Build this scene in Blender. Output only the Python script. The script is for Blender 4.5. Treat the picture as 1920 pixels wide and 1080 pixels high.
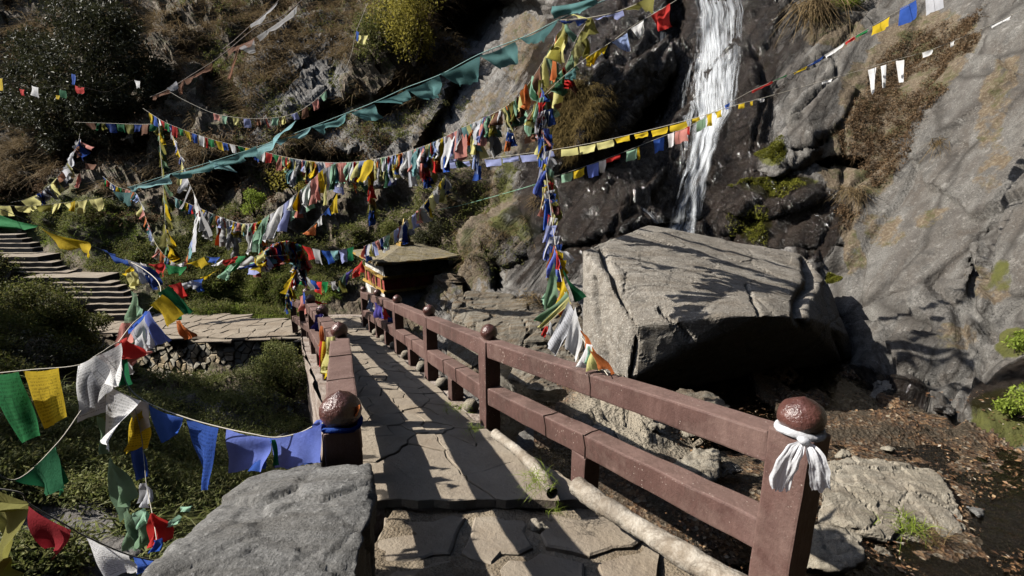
import bpy, bmesh, math, random
import numpy as np
from mathutils import Vector, Matrix
R = math.radians
random.seed(7); RNG = np.random.RandomState(7)
for o in list(bpy.data.objects): bpy.data.objects.remove(o)
scene = bpy.context.scene
COL = scene.collection

# ---------------------------------------------------------------- camera, sky, sun, exposure
PITCH = R(13); EYE = Vector((0, 0, 1.55)); F = 960.0
cam = bpy.data.cameras.new('camera'); cam.lens = 18; cam.sensor_width = 36
cam.clip_start = 0.05; cam.clip_end = 3000
camo = bpy.data.objects.new('camera', cam); COL.objects.link(camo)
camo.location = EYE; camo.rotation_euler = (R(90) - PITCH, 0, 0)
scene.camera = camo
SUN_EL, SUN_AZ = R(37), R(-88)          # azimuth measured from +Y towards +X; -90 = from the left
w = bpy.data.worlds.new('World'); scene.world = w; w.use_nodes = True
nt = w.node_tree; bg = nt.nodes['Background']
sky = nt.nodes.new('ShaderNodeTexSky'); sky.sky_type = 'NISHITA'; sky.sun_disc = False
sky.sun_elevation = SUN_EL; sky.sun_rotation = SUN_AZ
nt.links.new(sky.outputs[0], bg.inputs[0]); bg.inputs[1].default_value = 0.11
sl = bpy.data.lights.new('sun', 'SUN'); sl.energy = 5.0; sl.angle = R(0.5); sl.color = (1.0, 0.95, 0.87)
so = bpy.data.objects.new('sun', sl); COL.objects.link(so)
sd = Vector((math.sin(SUN_AZ) * math.cos(SUN_EL), math.cos(SUN_AZ) * math.cos(SUN_EL), math.sin(SUN_EL)))
so.rotation_euler = sd.to_track_quat('Z', 'Y').to_euler(); so.location = (-20, 5, 25)
scene.view_settings.view_transform = 'Standard'; scene.view_settings.look = 'None'
scene.view_settings.gamma = 1.0; scene.view_settings.use_curve_mapping = False
scene.view_settings.exposure = 0.85
scene.render.engine = 'CYCLES'
scene.cycles.transparent_max_bounces = 24; scene.cycles.max_bounces = 5; scene.cycles.diffuse_bounces = 0

# ---------------------------------------------------------------- geometry helpers
CP, SP = math.cos(PITCH), math.sin(PITCH)
def U(px, py, d):
    """point of the place seen in direction (px, py) at distance d in front of the eye"""
    xc = (px - 960) / F * d; yc = -(py - 540) / F * d
    return Vector((xc, d * CP + yc * SP, EYE.z + yc * CP - d * SP))
def UA(px, py, d):
    px = np.asarray(px, float); py = np.asarray(py, float); d = np.asarray(d, float)
    xc = (px - 960) / F * d; yc = -(py - 540) / F * d
    return np.stack([xc, d * CP + yc * SP, EYE.z + yc * CP - d * SP], -1)

def _h(ix, iy, iz, s):
    n = (ix.astype(np.int64) * 374761393 + iy.astype(np.int64) * 668265263 + iz.astype(np.int64) * 2147483647 + s * 974634777) & 0xffffffff
    n = ((n ^ (n >> 13)) * 1274126177) & 0xffffffff
    n = ((n ^ (n >> 16)) * 2246822519) & 0xffffffff
    n = n ^ (n >> 15)
    return (n & 0xffffff) / float(0xffffff)
def vnoise(p, s=0):
    i = np.floor(p); f = p - i; f = f * f * f * (f * (f * 6 - 15) + 10)
    x, y, z = i[..., 0], i[..., 1], i[..., 2]; r = 0
    for a in (0, 1):
        for b in (0, 1):
            for c in (0, 1):
                wgt = (f[..., 0] if a else 1 - f[..., 0]) * (f[..., 1] if b else 1 - f[..., 1]) * (f[..., 2] if c else 1 - f[..., 2])
                r = r + wgt * _h(x + a, y + b, z + c, s)
    return r * 2 - 1
RM = np.array(Matrix.Rotation(.9, 3, (.4, .7, .59)))
def fbm(p, s=0, octv=4, gain=.5):
    a, r = 1.0, 0; p = p @ RM
    for k in range(octv):
        r = r + a * vnoise(p * (2.03 ** k) + 17.3 * k, s + k); a *= gain; p = p @ RM
    return r
def ridged(p, s=0, octv=4):
    a, r = 1.0, 0; p = p @ RM
    for k in range(octv):
        r = r + a * (1 - 2 * np.abs(vnoise(p * (2.03 ** k) + 7.1 * k, s + k))); a *= .5; p = p @ RM
    return r
def blocks(p, s=0):
    """chiselled blocks: each cell gets its own height and tilt. returns displacement, crack closeness"""
    i = np.floor(p); d1 = np.full(p.shape[:-1], 9.); d2 = d1.copy(); val = np.zeros(p.shape[:-1])
    for a in (-1, 0, 1):
        for b in (-1, 0, 1):
            for c in (-1, 0, 1):
                x, y, z = i[..., 0] + a, i[..., 1] + b, i[..., 2] + c
                q = np.stack([x + _h(x, y, z, s), y + _h(x, y, z, s + 1), z + _h(x, y, z, s + 2)], -1)
                v = p - q; d = (v * v).sum(-1)
                hv = _h(x, y, z, s + 3) * 2 - 1 + 1.1 * (v[..., 0] * (_h(x, y, z, s + 4) - .5) + v[..., 1] * (_h(x, y, z, s + 5) - .5) + v[..., 2] * (_h(x, y, z, s + 6) - .5)) * 2
                m = d < d1
                d2 = np.where(m, d1, np.minimum(d2, d)); val = np.where(m, hv, val); d1 = np.where(m, d, d1)
    return val, np.sqrt(d2) - np.sqrt(d1)

def mesh_np(name, V, Fc, smooth=True):
    """V (n,3), Fc (m,k) equal-size faces"""
    V = np.asarray(V, np.float32); Fc = np.asarray(Fc, np.int32)
    me = bpy.data.meshes.new(name); k = Fc.shape[1]
    me.vertices.add(len(V)); me.vertices.foreach_set('co', V.ravel())
    me.loops.add(Fc.size); me.loops.foreach_set('vertex_index', Fc.ravel())
    me.polygons.add(len(Fc)); me.polygons.foreach_set('loop_start', np.arange(0, Fc.size, k, dtype=np.int32))
    me.polygons.foreach_set('loop_total', np.full(len(Fc), k, np.int32))
    me.polygons.foreach_set('use_smooth', np.full(len(Fc), smooth, bool))
    me.update(calc_edges=True); me.validate(); return me
def props(o, label=None, cat=None, group=None, kind=None):
    if label: o['label'] = label
    if cat: o['category'] = cat
    if group: o['group'] = group
    if kind: o['kind'] = kind
    return o
def link(name, me, m=None, parent=None):
    o = bpy.data.objects.new(name, me); COL.objects.link(o)
    if m is not None and not me.materials: me.materials.append(m)
    if parent is not None: o.parent = parent; o.matrix_parent_inverse = parent.matrix_basis.inverted()
    return o
def empty(name, loc, label, cat, group=None, rz=0):
    o = bpy.data.objects.new(name, None); COL.objects.link(o); o.location = loc; o.rotation_euler = (0, 0, rz)
    o.empty_display_size = .2
    return props(o, label, cat, group)
def rebase(o):
    """move the origin of a single-mesh thing to the middle of its foot"""
    me = o.data; n = len(me.vertices); a = np.empty(n * 3, np.float32); me.vertices.foreach_get('co', a); a = a.reshape(-1, 3)
    c = np.array([(a[:, 0].min() + a[:, 0].max()) / 2, (a[:, 1].min() + a[:, 1].max()) / 2, a[:, 2].min()], np.float32)
    me.vertices.foreach_set('co', (a - c).ravel()); me.update(); o.location = Vector(c.tolist()); return o
def tube(pts, rad, n=8, cap=True):
    pts = [Vector(p) for p in pts]; V = []; Fc = []
    rads = rad if hasattr(rad, '__len__') else [rad] * len(pts)
    nrm = None
    for i, p in enumerate(pts):
        t = (pts[min(i + 1, len(pts) - 1)] - pts[max(i - 1, 0)]).normalized()
        if nrm is None: nrm = t.cross(Vector((0, 0, 1)) if abs(t.z) < .9 else Vector((1, 0, 0))).normalized()
        nrm = (nrm - t * nrm.dot(t)).normalized(); b = t.cross(nrm)
        for k in range(n):
            a = 2 * math.pi * k / n; V.append(p + (nrm * math.cos(a) + b * math.sin(a)) * rads[i])
    for i in range(len(pts) - 1):
        for k in range(n): Fc.append((i * n + k, i * n + (k + 1) % n, (i + 1) * n + (k + 1) % n, (i + 1) * n + k))
    return V, Fc
def spline(pts, step=6):
    P = [np.array(p, float) for p in pts]; P = [2 * P[0] - P[1]] + P + [2 * P[-1] - P[-2]]; out = []
    for i in range(1, len(P) - 2):
        for k in range(step):
            t = k / step; a, b, c, d = P[i - 1], P[i], P[i + 1], P[i + 2]
            out.append(.5 * ((2 * b) + (c - a) * t + (2 * a - 5 * b + 4 * c - d) * t * t + (3 * b - a - 3 * c + d) * t ** 3))
    out.append(P[-2]); return [Vector(q) for q in out]
def beam(A, B, w, h, bev=.012, seg=1, side=None):
    """box beam from A to B (top-centre line), width w, hanging h below the line. bevelled, gently uneven"""
    A, B = Vector(A), Vector(B); t = (B - A); L = t.length; t.normalize()
    s = t.cross(Vector((0, 0, 1))).normalized(); u = s.cross(t).normalized()
    bm = bmesh.new(); bmesh.ops.create_cube(bm, size=1)
    for v in bm.verts:
        c = v.co.copy(); v.co = A + t * (c.x + .5) * L + s * c.y * w + u * (c.z - .5) * h
    bmesh.ops.recalc_face_normals(bm, faces=bm.faces[:])
    bmesh.ops.bevel(bm, geom=bm.edges[:], offset=bev, segments=2, affect='EDGES', profile=.6)
    if L > .5: 
        for k in range(1, int(L / .12)):
            bmesh.ops.bisect_plane(bm, geom=bm.verts[:] + bm.edges[:] + bm.faces[:], plane_co=A + t * L * k / int(L / .12), plane_no=t)
    return bm, u
def bm_obj(name, bm, m, parent=None, rough=.003, smooth=False, seed=0):
    me = bpy.data.meshes.new(name); bm.normal_update()
    if rough:
        P = np.array([v.co[:] for v in bm.verts]); n = fbm(P * 6, seed + 3, 3) * rough
        n2 = fbm(P * 6 + 31, seed + 5, 3) * rough; n3 = fbm(P * 6 + 71, seed + 9, 3) * rough
        for v, a, b, c in zip(bm.verts, n, n2, n3): v.co += Vector((a, b, c))
    bm.to_mesh(me); bm.free()
    for p in me.polygons: p.use_smooth = smooth
    return link(name, me, m, parent)
def vcell(seeds, k, poly, nb=14):
    """voronoi cell of seeds[k] clipped to poly"""
    s = seeds[k]; d = ((seeds - s) ** 2).sum(1); idx = np.argsort(d)[1:nb + 1]
    P = [np.array(q, float) for q in poly]
    for j in idx:
        m = (s + seeds[j]) / 2; n = seeds[j] - s; out = []
        for a in range(len(P)):
            p, q = P[a], P[(a + 1) % len(P)]; da, db = (p - m).dot(n), (q - m).dot(n)
            if da <= 0: out.append(p)
            if (da < 0 < db) or (db < 0 < da): out.append(p + (q - p) * (da / (da - db)))
        P = out
        if len(P) < 3: return None
    return P
def refine(P, step, amp, s=0):
    out = []
    for a in range(len(P)):
        p, q = P[a], P[(a + 1) % len(P)]; n = max(1, int(np.linalg.norm(q - p) / step))
        for k in range(n): out.append(p + (q - p) * k / n)
    A = np.array(out); A3 = np.c_[A, np.zeros(len(A))]
    return A + amp * np.c_[vnoise(A3 / (step * 1.3), s), vnoise(A3 / (step * 1.3) + 40, s + 1)]
def inset(P, g):
    c = P.mean(0); d = P - c; r = np.linalg.norm(d, axis=1, keepdims=True); return c + d * np.maximum(0, (r - g)) / np.maximum(r, 1e-6)
def stone(name, P, f, h, m, parent, bev=.012, gap=.008, bottom=-.05, tilt=.02):
    """P: 2d outline; f(u,v,h) -> world; a slab with a chamfered edge"""
    if len(P) < 3: return
    a = random.uniform(-tilt, tilt); b = random.uniform(-tilt, tilt); c = P.mean(0)
    r0 = inset(P, gap); r1 = inset(P, gap + bev); n = len(P); V = []
    hh = lambda q, e: h + (q[0] - c[0]) * a + (q[1] - c[1]) * b + e
    for q in r0: V.append(f(q[0], q[1], bottom))
    for q in r0: V.append(f(q[0], q[1], hh(q, -bev * .7)))
    for q in r1: V.append(f(q[0], q[1], hh(q, random.uniform(-.002, .002))))
    V.append(f(c[0], c[1], hh(c, random.uniform(-.002, .004))))
    Fc = []
    for k in range(n):
        j = (k + 1) % n
        Fc += [(k, j, n + j), (k, n + j, n + k), (n + k, n + j, 2 * n + j), (n + k, 2 * n + j, 2 * n + k), (2 * n + k, 2 * n + j, 3 * n)]
    me = bpy.data.meshes.new(name); me.from_pydata([tuple(v) for v in V], [], Fc); me.update()
    o = link(name, me, m, parent); return o

# ---------------------------------------------------------------- material helpers
class NB:
    def __init__(s, name):
        s.m = bpy.data.materials.new(name); s.m.use_nodes = True; s.t = s.m.node_tree; s.n = s.t.nodes; s.l = s.t.links
        s.p = s.n['Principled BSDF']; s.out = s.n['Material Output']; s.co = s.n.new('ShaderNodeTexCoord').outputs['Object']
        s.p.inputs['Specular IOR Level'].default_value = .3
    def noise(s, scale, det=5, rough=.6, vec=None, dist=0):
        n = s.n.new('ShaderNodeTexNoise'); n.inputs['Scale'].default_value = scale; n.inputs['Detail'].default_value = det
        n.inputs['Roughness'].default_value = rough; n.inputs['Distortion'].default_value = dist; s.l.new(vec or s.co, n.inputs['Vector']); return n.outputs['Fac']
    def vor(s, scale, feat='F1', vec=None, out='Distance'):
        n = s.n.new('ShaderNodeTexVoronoi'); n.feature = feat; n.inputs['Scale'].default_value = scale; s.l.new(vec or s.co, n.inputs['Vector']); return n.outputs[out]
    def mapping(s, rot=(0, 0, 0), sc=(1, 1, 1), vec=None):
        n = s.n.new('ShaderNodeMapping'); n.inputs['Rotation'].default_value = rot; n.inputs['Scale'].default_value = sc; s.l.new(vec or s.co, n.inputs['Vector']); return n.outputs[0]
    def basis(s, vs, sc):
        c = s.n.new('ShaderNodeCombineXYZ')
        for i, (v, k) in enumerate(zip(vs, sc)):
            d = s.n.new('ShaderNodeVectorMath'); d.operation = 'DOT_PRODUCT'; s.l.new(s.co, d.inputs[0]); d.inputs[1].default_value = [float(x) * k for x in v]; s.l.new(d.outputs['Value'], c.inputs[i])
        return c.outputs[0]
    def ramp(s, f, stops):
        n = s.n.new('ShaderNodeValToRGB'); e = n.color_ramp.elements
        for i, (p, c) in enumerate(stops):
            x = e[i] if i < 2 else e.new(p); x.position = p; x.color = (c, c, c, 1) if isinstance(c, (int, float)) else (*c, 1)
        s.l.new(f, n.inputs[0]); return n.outputs[0]
    def mix(s, f, a, b, mode='MIX'):
        n = s.n.new('ShaderNodeMix'); n.data_type = 'RGBA'; n.blend_type = mode
        for i, v in ((0, f), (6, a), (7, b)):
            if isinstance(v, bpy.types.NodeSocket): s.l.new(v, n.inputs[i])
            elif i == 0: n.inputs[0].default_value = v
            else: n.inputs[i].default_value = (*v, 1)
        return n.outputs[2]
    def math(s, op, a, b=0.0, clamp=False):
        n = s.n.new('ShaderNodeMath'); n.operation = op; n.use_clamp = clamp
        for i, v in ((0, a), (1, b)):
            if isinstance(v, bpy.types.NodeSocket): s.l.new(v, n.inputs[i])
            else: n.inputs[i].default_value = v
        return n.outputs[0]
    def bump(s, h, dist, strength=1.0, prev=None):
        n = s.n.new('ShaderNodeBump'); n.inputs['Distance'].default_value = dist; n.inputs['Strength'].default_value = strength
        s.l.new(h, n.inputs['Height'])
        if prev: s.l.new(prev, n.inputs['Normal'])
        return n.outputs[0]
    def attr(s, name):
        n = s.n.new('ShaderNodeAttribute'); n.attribute_name = name; sp = s.n.new('ShaderNodeSeparateColor'); s.l.new(n.outputs['Color'], sp.inputs[0]); return sp.outputs
    def rnd(s): return s.n.new('ShaderNodeObjectInfo').outputs['Random']
    def set(s, **k):
        for a, v in k.items():
            i = s.p.inputs[a.replace('_', ' ')]
            if isinstance(v, bpy.types.NodeSocket): s.l.new(v, i)
            elif hasattr(v, '__len__') and len(v) == 3: i.default_value = (*v, 1)
            else: i.default_value = v
        return s.m

def rock_mat(name, c1, c2, c3, masks=False, scale=1.0, lichen=.5, wetness=None, strata=(0, 0, 0), bumpk=1.0, bas=None):
    b = NB(name); c1, c2, c3 = [tuple(q * .84 for q in c_) for c_ in (c1, c2, c3)]
    big = b.noise(.7 * scale, 6, .62, dist=.6); mid = b.noise(4 * scale, 8, .65); fine = b.noise(26 * scale, 6, .7)
    sv = b.basis(bas, (.22, 2.6, 1.2)) if bas else b.mapping(strata, (.35, 2.2, 2.2)); st = b.noise(3.0 * scale, 7, .6, sv, .5)
    col = b.mix(b.ramp(big, [(.36, 0), (.64, 1)]), c1, c2)
    col = b.mix(b.ramp(st, [(.42, 0), (.68, 1)]), col, c3)
    col = b.mix(b.ramp(mid, [(.3, .75), (.48, 0)]), col, tuple(x * .35 for x in c1))
    col = b.mix(b.math('MULTIPLY', b.ramp(fine, [(.55, 0), (.72, 1)]), lichen), col, tuple(min(.6, x * 1.9 + .05) for x in c2))
    col = b.mix(b.math('MULTIPLY', b.ramp(b.noise(60 * scale, 3, .6), [(.38, 1), (.52, 0)]), .6), col, tuple(x * .4 for x in c1))
    rough = b.ramp(mid, [(.3, .7), (.7, .95)])
    if bas:
        stn = b.noise(2.4, 7, .7, b.basis(bas, (.10, 1.0, .5)), .8); col = b.mix(b.math('MULTIPLY', b.ramp(stn, [(.50, 0), (.62, 1)]), .65), col, (.075, .066, .058)); col = b.mix(b.math('MULTIPLY', b.ramp(b.noise(5, 6, .8), [(.56, 0), (.66, 1)]), .5), col, (.30, .285, .26))
    crackn = None
    crack = b.ramp(b.vor(1.6 * scale, 'DISTANCE_TO_EDGE', b.basis(bas, (.16, 1.5, .5)) if bas else b.mapping(strata, (.6, 1.5, 1.5))), [(0, 0), (.035 if not bas else .05, 1)])
    if bas: col = b.mix(b.math('MULTIPLY', b.math('SUBTRACT', 1.0, crack), .75), col, (.03, .026, .022))
    if masks:
        moss, brush, wet = b.attr('mask')[0:3]
        dirt = b.mix(mid, (.055, .037, .024), (.13, .098, .062)); dirt = b.mix(b.ramp(fine, [(.45, 0), (.7, 1)]), dirt, (.20, .165, .115))
        dirt = b.mix(b.ramp(b.noise(2.2, 6, .7), [(.5, 0), (.62, .8)]), dirt, (.05, .055, .015))
        f = b.math('ADD', brush, b.math('MULTIPLY', b.math('SUBTRACT', mid, .5), 1.4)); col = b.mix(b.ramp(f, [(.42, 0), (.56, 1)]), col, dirt)
        f = b.math('ADD', moss, b.math('MULTIPLY', b.math('SUBTRACT', mid, .5), 1.2)); mc = b.mix(b.noise(9, 4), (.035, .038, .012), (.11, .11, .024))
        col = b.mix(b.ramp(f, [(.42, 0), (.62, 1)]), col, mc)
        wf = b.ramp(b.math('ADD', wet, b.math('MULTIPLY', b.math('SUBTRACT', b.noise(1.3, 4, .6, sv), .5), .7)), [(.4, 0), (.6, 1)])
        col = b.mix(wf, col, b.mix(1.0, col, (.31, .26, .235), 'MULTIPLY'))
        n = b.n.new('ShaderNodeMix'); b.l.new(wf, n.inputs[0]); b.l.new(rough, n.inputs[2]); n.inputs[3].default_value = .13; rough = n.outputs[0]; wsp = b.math('ADD', b.math('MULTIPLY', wf, .1), .3)
    nb = b.bump(b.math('ADD', big, b.math('MULTIPLY', st, .5)), .07 * bumpk / scale, .6)
    nb = b.bump(crack, .03 * bumpk / scale, .25, nb); nb = b.bump(mid, .05 * bumpk / scale, .8, nb); nb = b.bump(fine, .032 * bumpk / scale, .9, nb)
    if masks: nb = b.bump(b.math('MULTIPLY', wf, b.noise(7, 7, .8, dist=.6)), .16, 1.0, nb)
    sp = wsp if masks else .3
    if wetness: rough = wetness; sp = .6
    return b.set(Base_Color=col, Roughness=rough, Normal=nb, Specular_IOR_Level=sp)
# ---------------------------------------------------------------- terrain: gorge, hillside, cliff (one continuous relief, split by kind)
CTRL = [ # view direction and distance of surveyed points of the gorge
 # left hillside
 (-900,-700,45),(-900,0,34),(-900,400,20),(-900,700,10),(-900,1100,4.2),(-900,1500,3),
 (-300,-100,33),(-300,200,25),(-300,400,19),(-300,600,11),(-300,800,6.5),(-300,1000,4.2),
 (0,-400,45),(0,0,28),(0,200,22.5),(0,330,19.8),(0,420,18.6),(0,480,17.6),(60,505,17.1),(100,520,16.5),(150,565,15.3),(20,500,17.3),(30,538,14.5),(60,565,12.6),(0,560,11.0),(0,600,9.4),(0,700,7.8),(0,800,6.4),(0,900,5.2),(0,1080,3.7),
 (150,0,27),(150,200,22.3),(150,400,17.8),(150,500,16.6),(150,545,15.2),(100,600,11),(170,640,11.8),(150,750,8),(150,900,5.6),(150,1060,3.9),
 (300,-400,44),(300,0,26.5),(300,200,21),(300,400,17.2),(300,520,15.6),(300,575,14.9),(235,650,12.9),(300,775,9.3),(300,850,7.2),(300,950,5.7),(300,1050,4.4),
 (480,0,25.5),(480,150,22),(480,300,19),(450,450,16.6),(450,590,15.0),(400,640,13.2),(300,645,13.4),(300,690,12.6),(400,690,12.6),(470,690,12.4),(400,738,11.5),(300,735,11.4),(430,800,9.3),(480,880,7.3),(450,1000,5.2),
 (640,-400,42),(640,0,25),(640,150,22),(640,300,19),(640,450,17),(600,560,15.6),(680,600,14.6),(560,720,11.4),(560,790,9.8),(560,900,7),
 # centre
 (760,-100,25),(760,80,21.5),(800,200,20),(760,350,18),(760,450,16.8),(800,600,13.6),
 (900,-400,40),(930,20,22),(900,100,21),(860,200,19),(880,330,15.8),(880,450,14.6),(850,540,14.2),(880,620,11.5),(900,700,8.9),
 (1060,-100,20),(1010,60,16.8),(1000,200,14.4),(1000,330,13.4),(1000,440,12.6),(960,520,12.4),(1040,560,11),(1000,660,9),(1000,740,7.3),(940,820,5.6),
 (1120,60,15.6),(1120,200,13.6),(1180,130,14.3),(1230,200,14.6),(1180,300,12.6),(1140,370,11.8),(1100,470,11.2),(1240,420,11.4),
 (1260,-400,30),(1280,0,16),(1270,100,15.2),(1260,200,14.4),(1330,-20,16.2),(1340,150,14.2),(1330,260,12.8),(1300,350,12.2),(1290,430,11.7),
 (1420,0,15),(1420,100,13.8),(1410,200,12.7),(1400,300,11.9),(1400,420,11.2),(1400,560,9.8),(1200,600,9.2),(1200,700,8.2),(1300,740,7.4),
 # right rock face
 (1550,-400,27),(1550,-60,15.2),(1530,60,13.6),(1500,200,12.0),(1500,330,11.0),(1500,450,10.4),(1590,530,9.5),(1600,640,8.7),(1610,700,8.0),
 (1700,0,13.2),(1680,150,11.6),(1640,250,10.9),(1640,350,10.2),(1650,450,9.4),(1650,560,8.5),(1650,680,7.5),
 (1800,-400,26),(1820,0,11.2),(1800,150,10.2),(1760,300,9.5),(1760,420,8.6),(1760,540,7.9),(1760,660,7.1),(1740,730,6.8),
 (1920,-20,10.2),(1920,150,8.9),(1900,300,8.2),(1880,450,7.4),(1880,580,6.9),(1880,700,6.3),
 (2100,0,8.8),(2100,300,7.0),(2100,600,5.6),(2100,800,4.9),(2600,-400,12),(2700,200,7),(2700,700,4.3),(2700,1100,3.3),(2600,1500,2.6),
 # stream bed on the right
 (1300,735,7.1),(1420,770,6.75),(1540,775,6.7),(1500,820,5.75),(1640,745,6.75),(1790,800,5.9),(1920,850,5.35),(1600,850,5.35),(1800,950,4.5),(1920,1060,3.87),(1600,1000,4.2),(1400,1000,4.1),(1400,880,4.9),
 (1200,790,5.7),(1120,760,6.3),(1300,850,5.25),(1100,860,5.2),(1100,1000,4.1),(1250,1070,3.75),(850,1000,4.3),(700,850,6.8),(700,1000,4.6),
 (960,1500,2.4),(200,1500,2.5),(1700,1500,2.3)]
C = np.array(CTRL, float); cx, cy, cz = C[:, 0] / 500, C[:, 1] / 500, np.log(C[:, 2])
def tps(r2): return .5 * r2 * np.log(r2 + 1e-9)
K = tps((cx[:, None] - cx) ** 2 + (cy[:, None] - cy) ** 2) + np.eye(len(cx)) * 2e-4
Pm = np.c_[np.ones(len(cx)), cx, cy]; A = np.block([[K, Pm], [Pm.T, np.zeros((3, 3))]])
sol = np.linalg.solve(A, np.r_[cz, 0, 0, 0])
def depth0(px, py):
    X, Y = np.asarray(px, float) / 500, np.asarray(py, float) / 500; r = sol[-3] + sol[-2] * X + sol[-1] * Y
    for k in range(len(cx)): r = r + sol[k] * tps((X - cx[k]) ** 2 + (Y - cy[k]) ** 2)
    return np.exp(np.clip(r, .7, 4.3))
def blobs(px, py, L):
    r = np.zeros_like(px)
    for (x, y, a, b, rot, s) in L:
        c, q = math.cos(R(rot)), math.sin(R(rot)); dx, dy = px - x, py - y; u = (dx * c + dy * q) / a; v = (-dx * q + dy * c) / b
        r = np.maximum(r, s * np.clip(1.5 - (u * u + v * v), 0, 1))
    return r
GX = np.r_[np.arange(-900, -120, 45), np.arange(-120, 2040, 4.5), np.arange(2040, 2700, 45)]
GY = np.r_[np.arange(-700, -60, 32), np.arange(-60, 1130, 4.5), np.arange(1130, 1500, 32)]
PX, PY = np.meshgrid(GX, GY)
D0 = depth0(PX, PY)
RECESS = [(930,45,110,50,0,3.2),(20,110,110,110,0,1.5),(460,335,60,45,0,1.2),(200,300,90,30,0,1.2),(610,250,60,22,-35,1.0),(820,260,25,70,30,1.2),(250,80,40,120,0,1.5),(420,190,40,50,-30,.8),(760,190,60,40,-20,.9),(560,330,120,35,-10,1.6),(880,170,30,90,30,1.6),(1200,235,22,110,32,1.5),(620,215,70,20,-20,1.0),(60,60,60,90,0,2.0),
          (1575,305,45,9,-3,.7),(1500,285,38,8,-25,.45),(1840,490,20,70,15,.15),(1270,30,22,50,0,1.0),(1150,310,40,14,-35,.8),(300,300,50,45,0,1.0),(940,520,16,40,8,.7),(1075,290,20,14,0,.5),
          (890,600,20,60,0,.8),(1180,440,120,9,-12,.5),(1380,440,50,9,-15,.4),(1490,470,90,7,-3,.25),(1000,470,60,8,-50,.4)]
BULGE = [(1070,215,65,95,10,1.0),(560,130,80,110,25,.9),(700,90,80,120,20,.8),(1150,430,110,45,0,.6),(1480,290,60,30,-20,.35),(940,580,80,22,-8,.6),(1450,380,80,22,-8,.3),(1050,410,30,60,-45,.4),(1380,170,50,90,-20,.5)]
PB = UA(PX, PY, D0 + .4 * (blobs(PX, PY, RECESS) - blobs(PX, PY, BULGE)))
D0 = D0 + blobs(PX, PY, RECESS) - blobs(PX, PY, BULGE)
P = UA(PX, PY, D0)
rock = np.clip(blobs(PX, PY, [(560,150,85,140,30,1),(700,260,110,60,0,.6)]), 0, 1)
rock = np.maximum(rock, 1 / (1 + np.exp(-(PX - 880 + 120 * np.sin(PY / 90)) / 35)))
rock = np.where(PX < 700, rock * np.clip((700 - PY) / 100, 0, 1), rock); rock = np.where(PY > 780, rock * np.clip(1 - (PY - 780) / 60, 0, 1), rock)
slab = np.maximum(1 / (1 + np.exp(-(PX - 1400 - .3 * PY) / 40)), np.clip(blobs(PX, PY, [(1180,470,120,60,0,.7),(1080,400,90,50,-20,.5)]), 0, 1)) * rock      # smooth slabs on the right
# strata coordinates: long along the up-right dip of the rock
t1 = np.array([.62, .33, .71]); t1 /= np.linalg.norm(t1); t2 = np.cross(t1, [0, 1, 0]); t2 /= np.linalg.norm(t2); t3 = np.cross(t1, t2)
Q = np.stack([P @ t1 * .35, P @ t2 * 1.25, P @ t3 * .8], -1)
bl, cr = blocks(Q * .8, 11); bl2, cr2 = blocks(P * 1.9 + 3, 21)
wq = P @ t2 * .62 + .35 * fbm(P * .35, 41, 3); saw = wq - np.floor(wq); wq2 = P @ t2 * 2.1 + .4 * fbm(P * .7, 43, 3); saw2 = wq2 - np.floor(wq2)
disp_rock = .13 * bl * (1 - .6 * slab) + .045 * bl2 * (1 - .8 * slab) + .16 * fbm(P * .45, 2, 2) + .035 * ridged(Q * 2.2, 5, 4) * (1 - .5 * slab) + (.22 * saw ** 1.5 + .06 * saw2 ** 1.5) * (1 - .25 * slab) + (.016 * ridged(P * 3.5, 9, 4) + .012 * fbm(P * 9, 19, 2)) * (1 - .6 * slab) - .12 * np.exp(-(cr / .05) ** 2) - .05 * np.exp(-(cr2 / .06) ** 2) * (1 - .6 * slab)
farw = np.clip((D0 - 7) / 8, 0, 1); disp_soft = (.30 + .45 * farw) * fbm(P * .38, 31, 5) + (.10 + .14 * farw) * ridged(P * 1.1, 33, 4)
flat = np.clip((PY - 780) / 60, 0, 1) * np.clip((PX - 1000) / 80, 0, 1)
mw0 = np.clip(blobs(PX, PY, [(1190,200,170,320,15,1),(1340,200,110,330,10,1),(1420,400,170,70,0,1),(1100,400,130,70,0,.8),(1450,120,60,130,20,.7)]), 0, 1); disp_rock = disp_rock * (1 - .15 * mw0) + mw0 * .03 * ridged(P * 5, 77, 3)
disp = rock * disp_rock + (1 - rock) * disp_soft * (1 - .88 * flat) + .012 * flat * fbm(P * 9, 5, 3)
disp *= 1 - .85 * np.clip(blobs(PX, PY, [(420,610,230,40,4,1),(150,540,170,75,32,1),(250,620,60,40,0,1)]), 0, 1)
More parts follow.
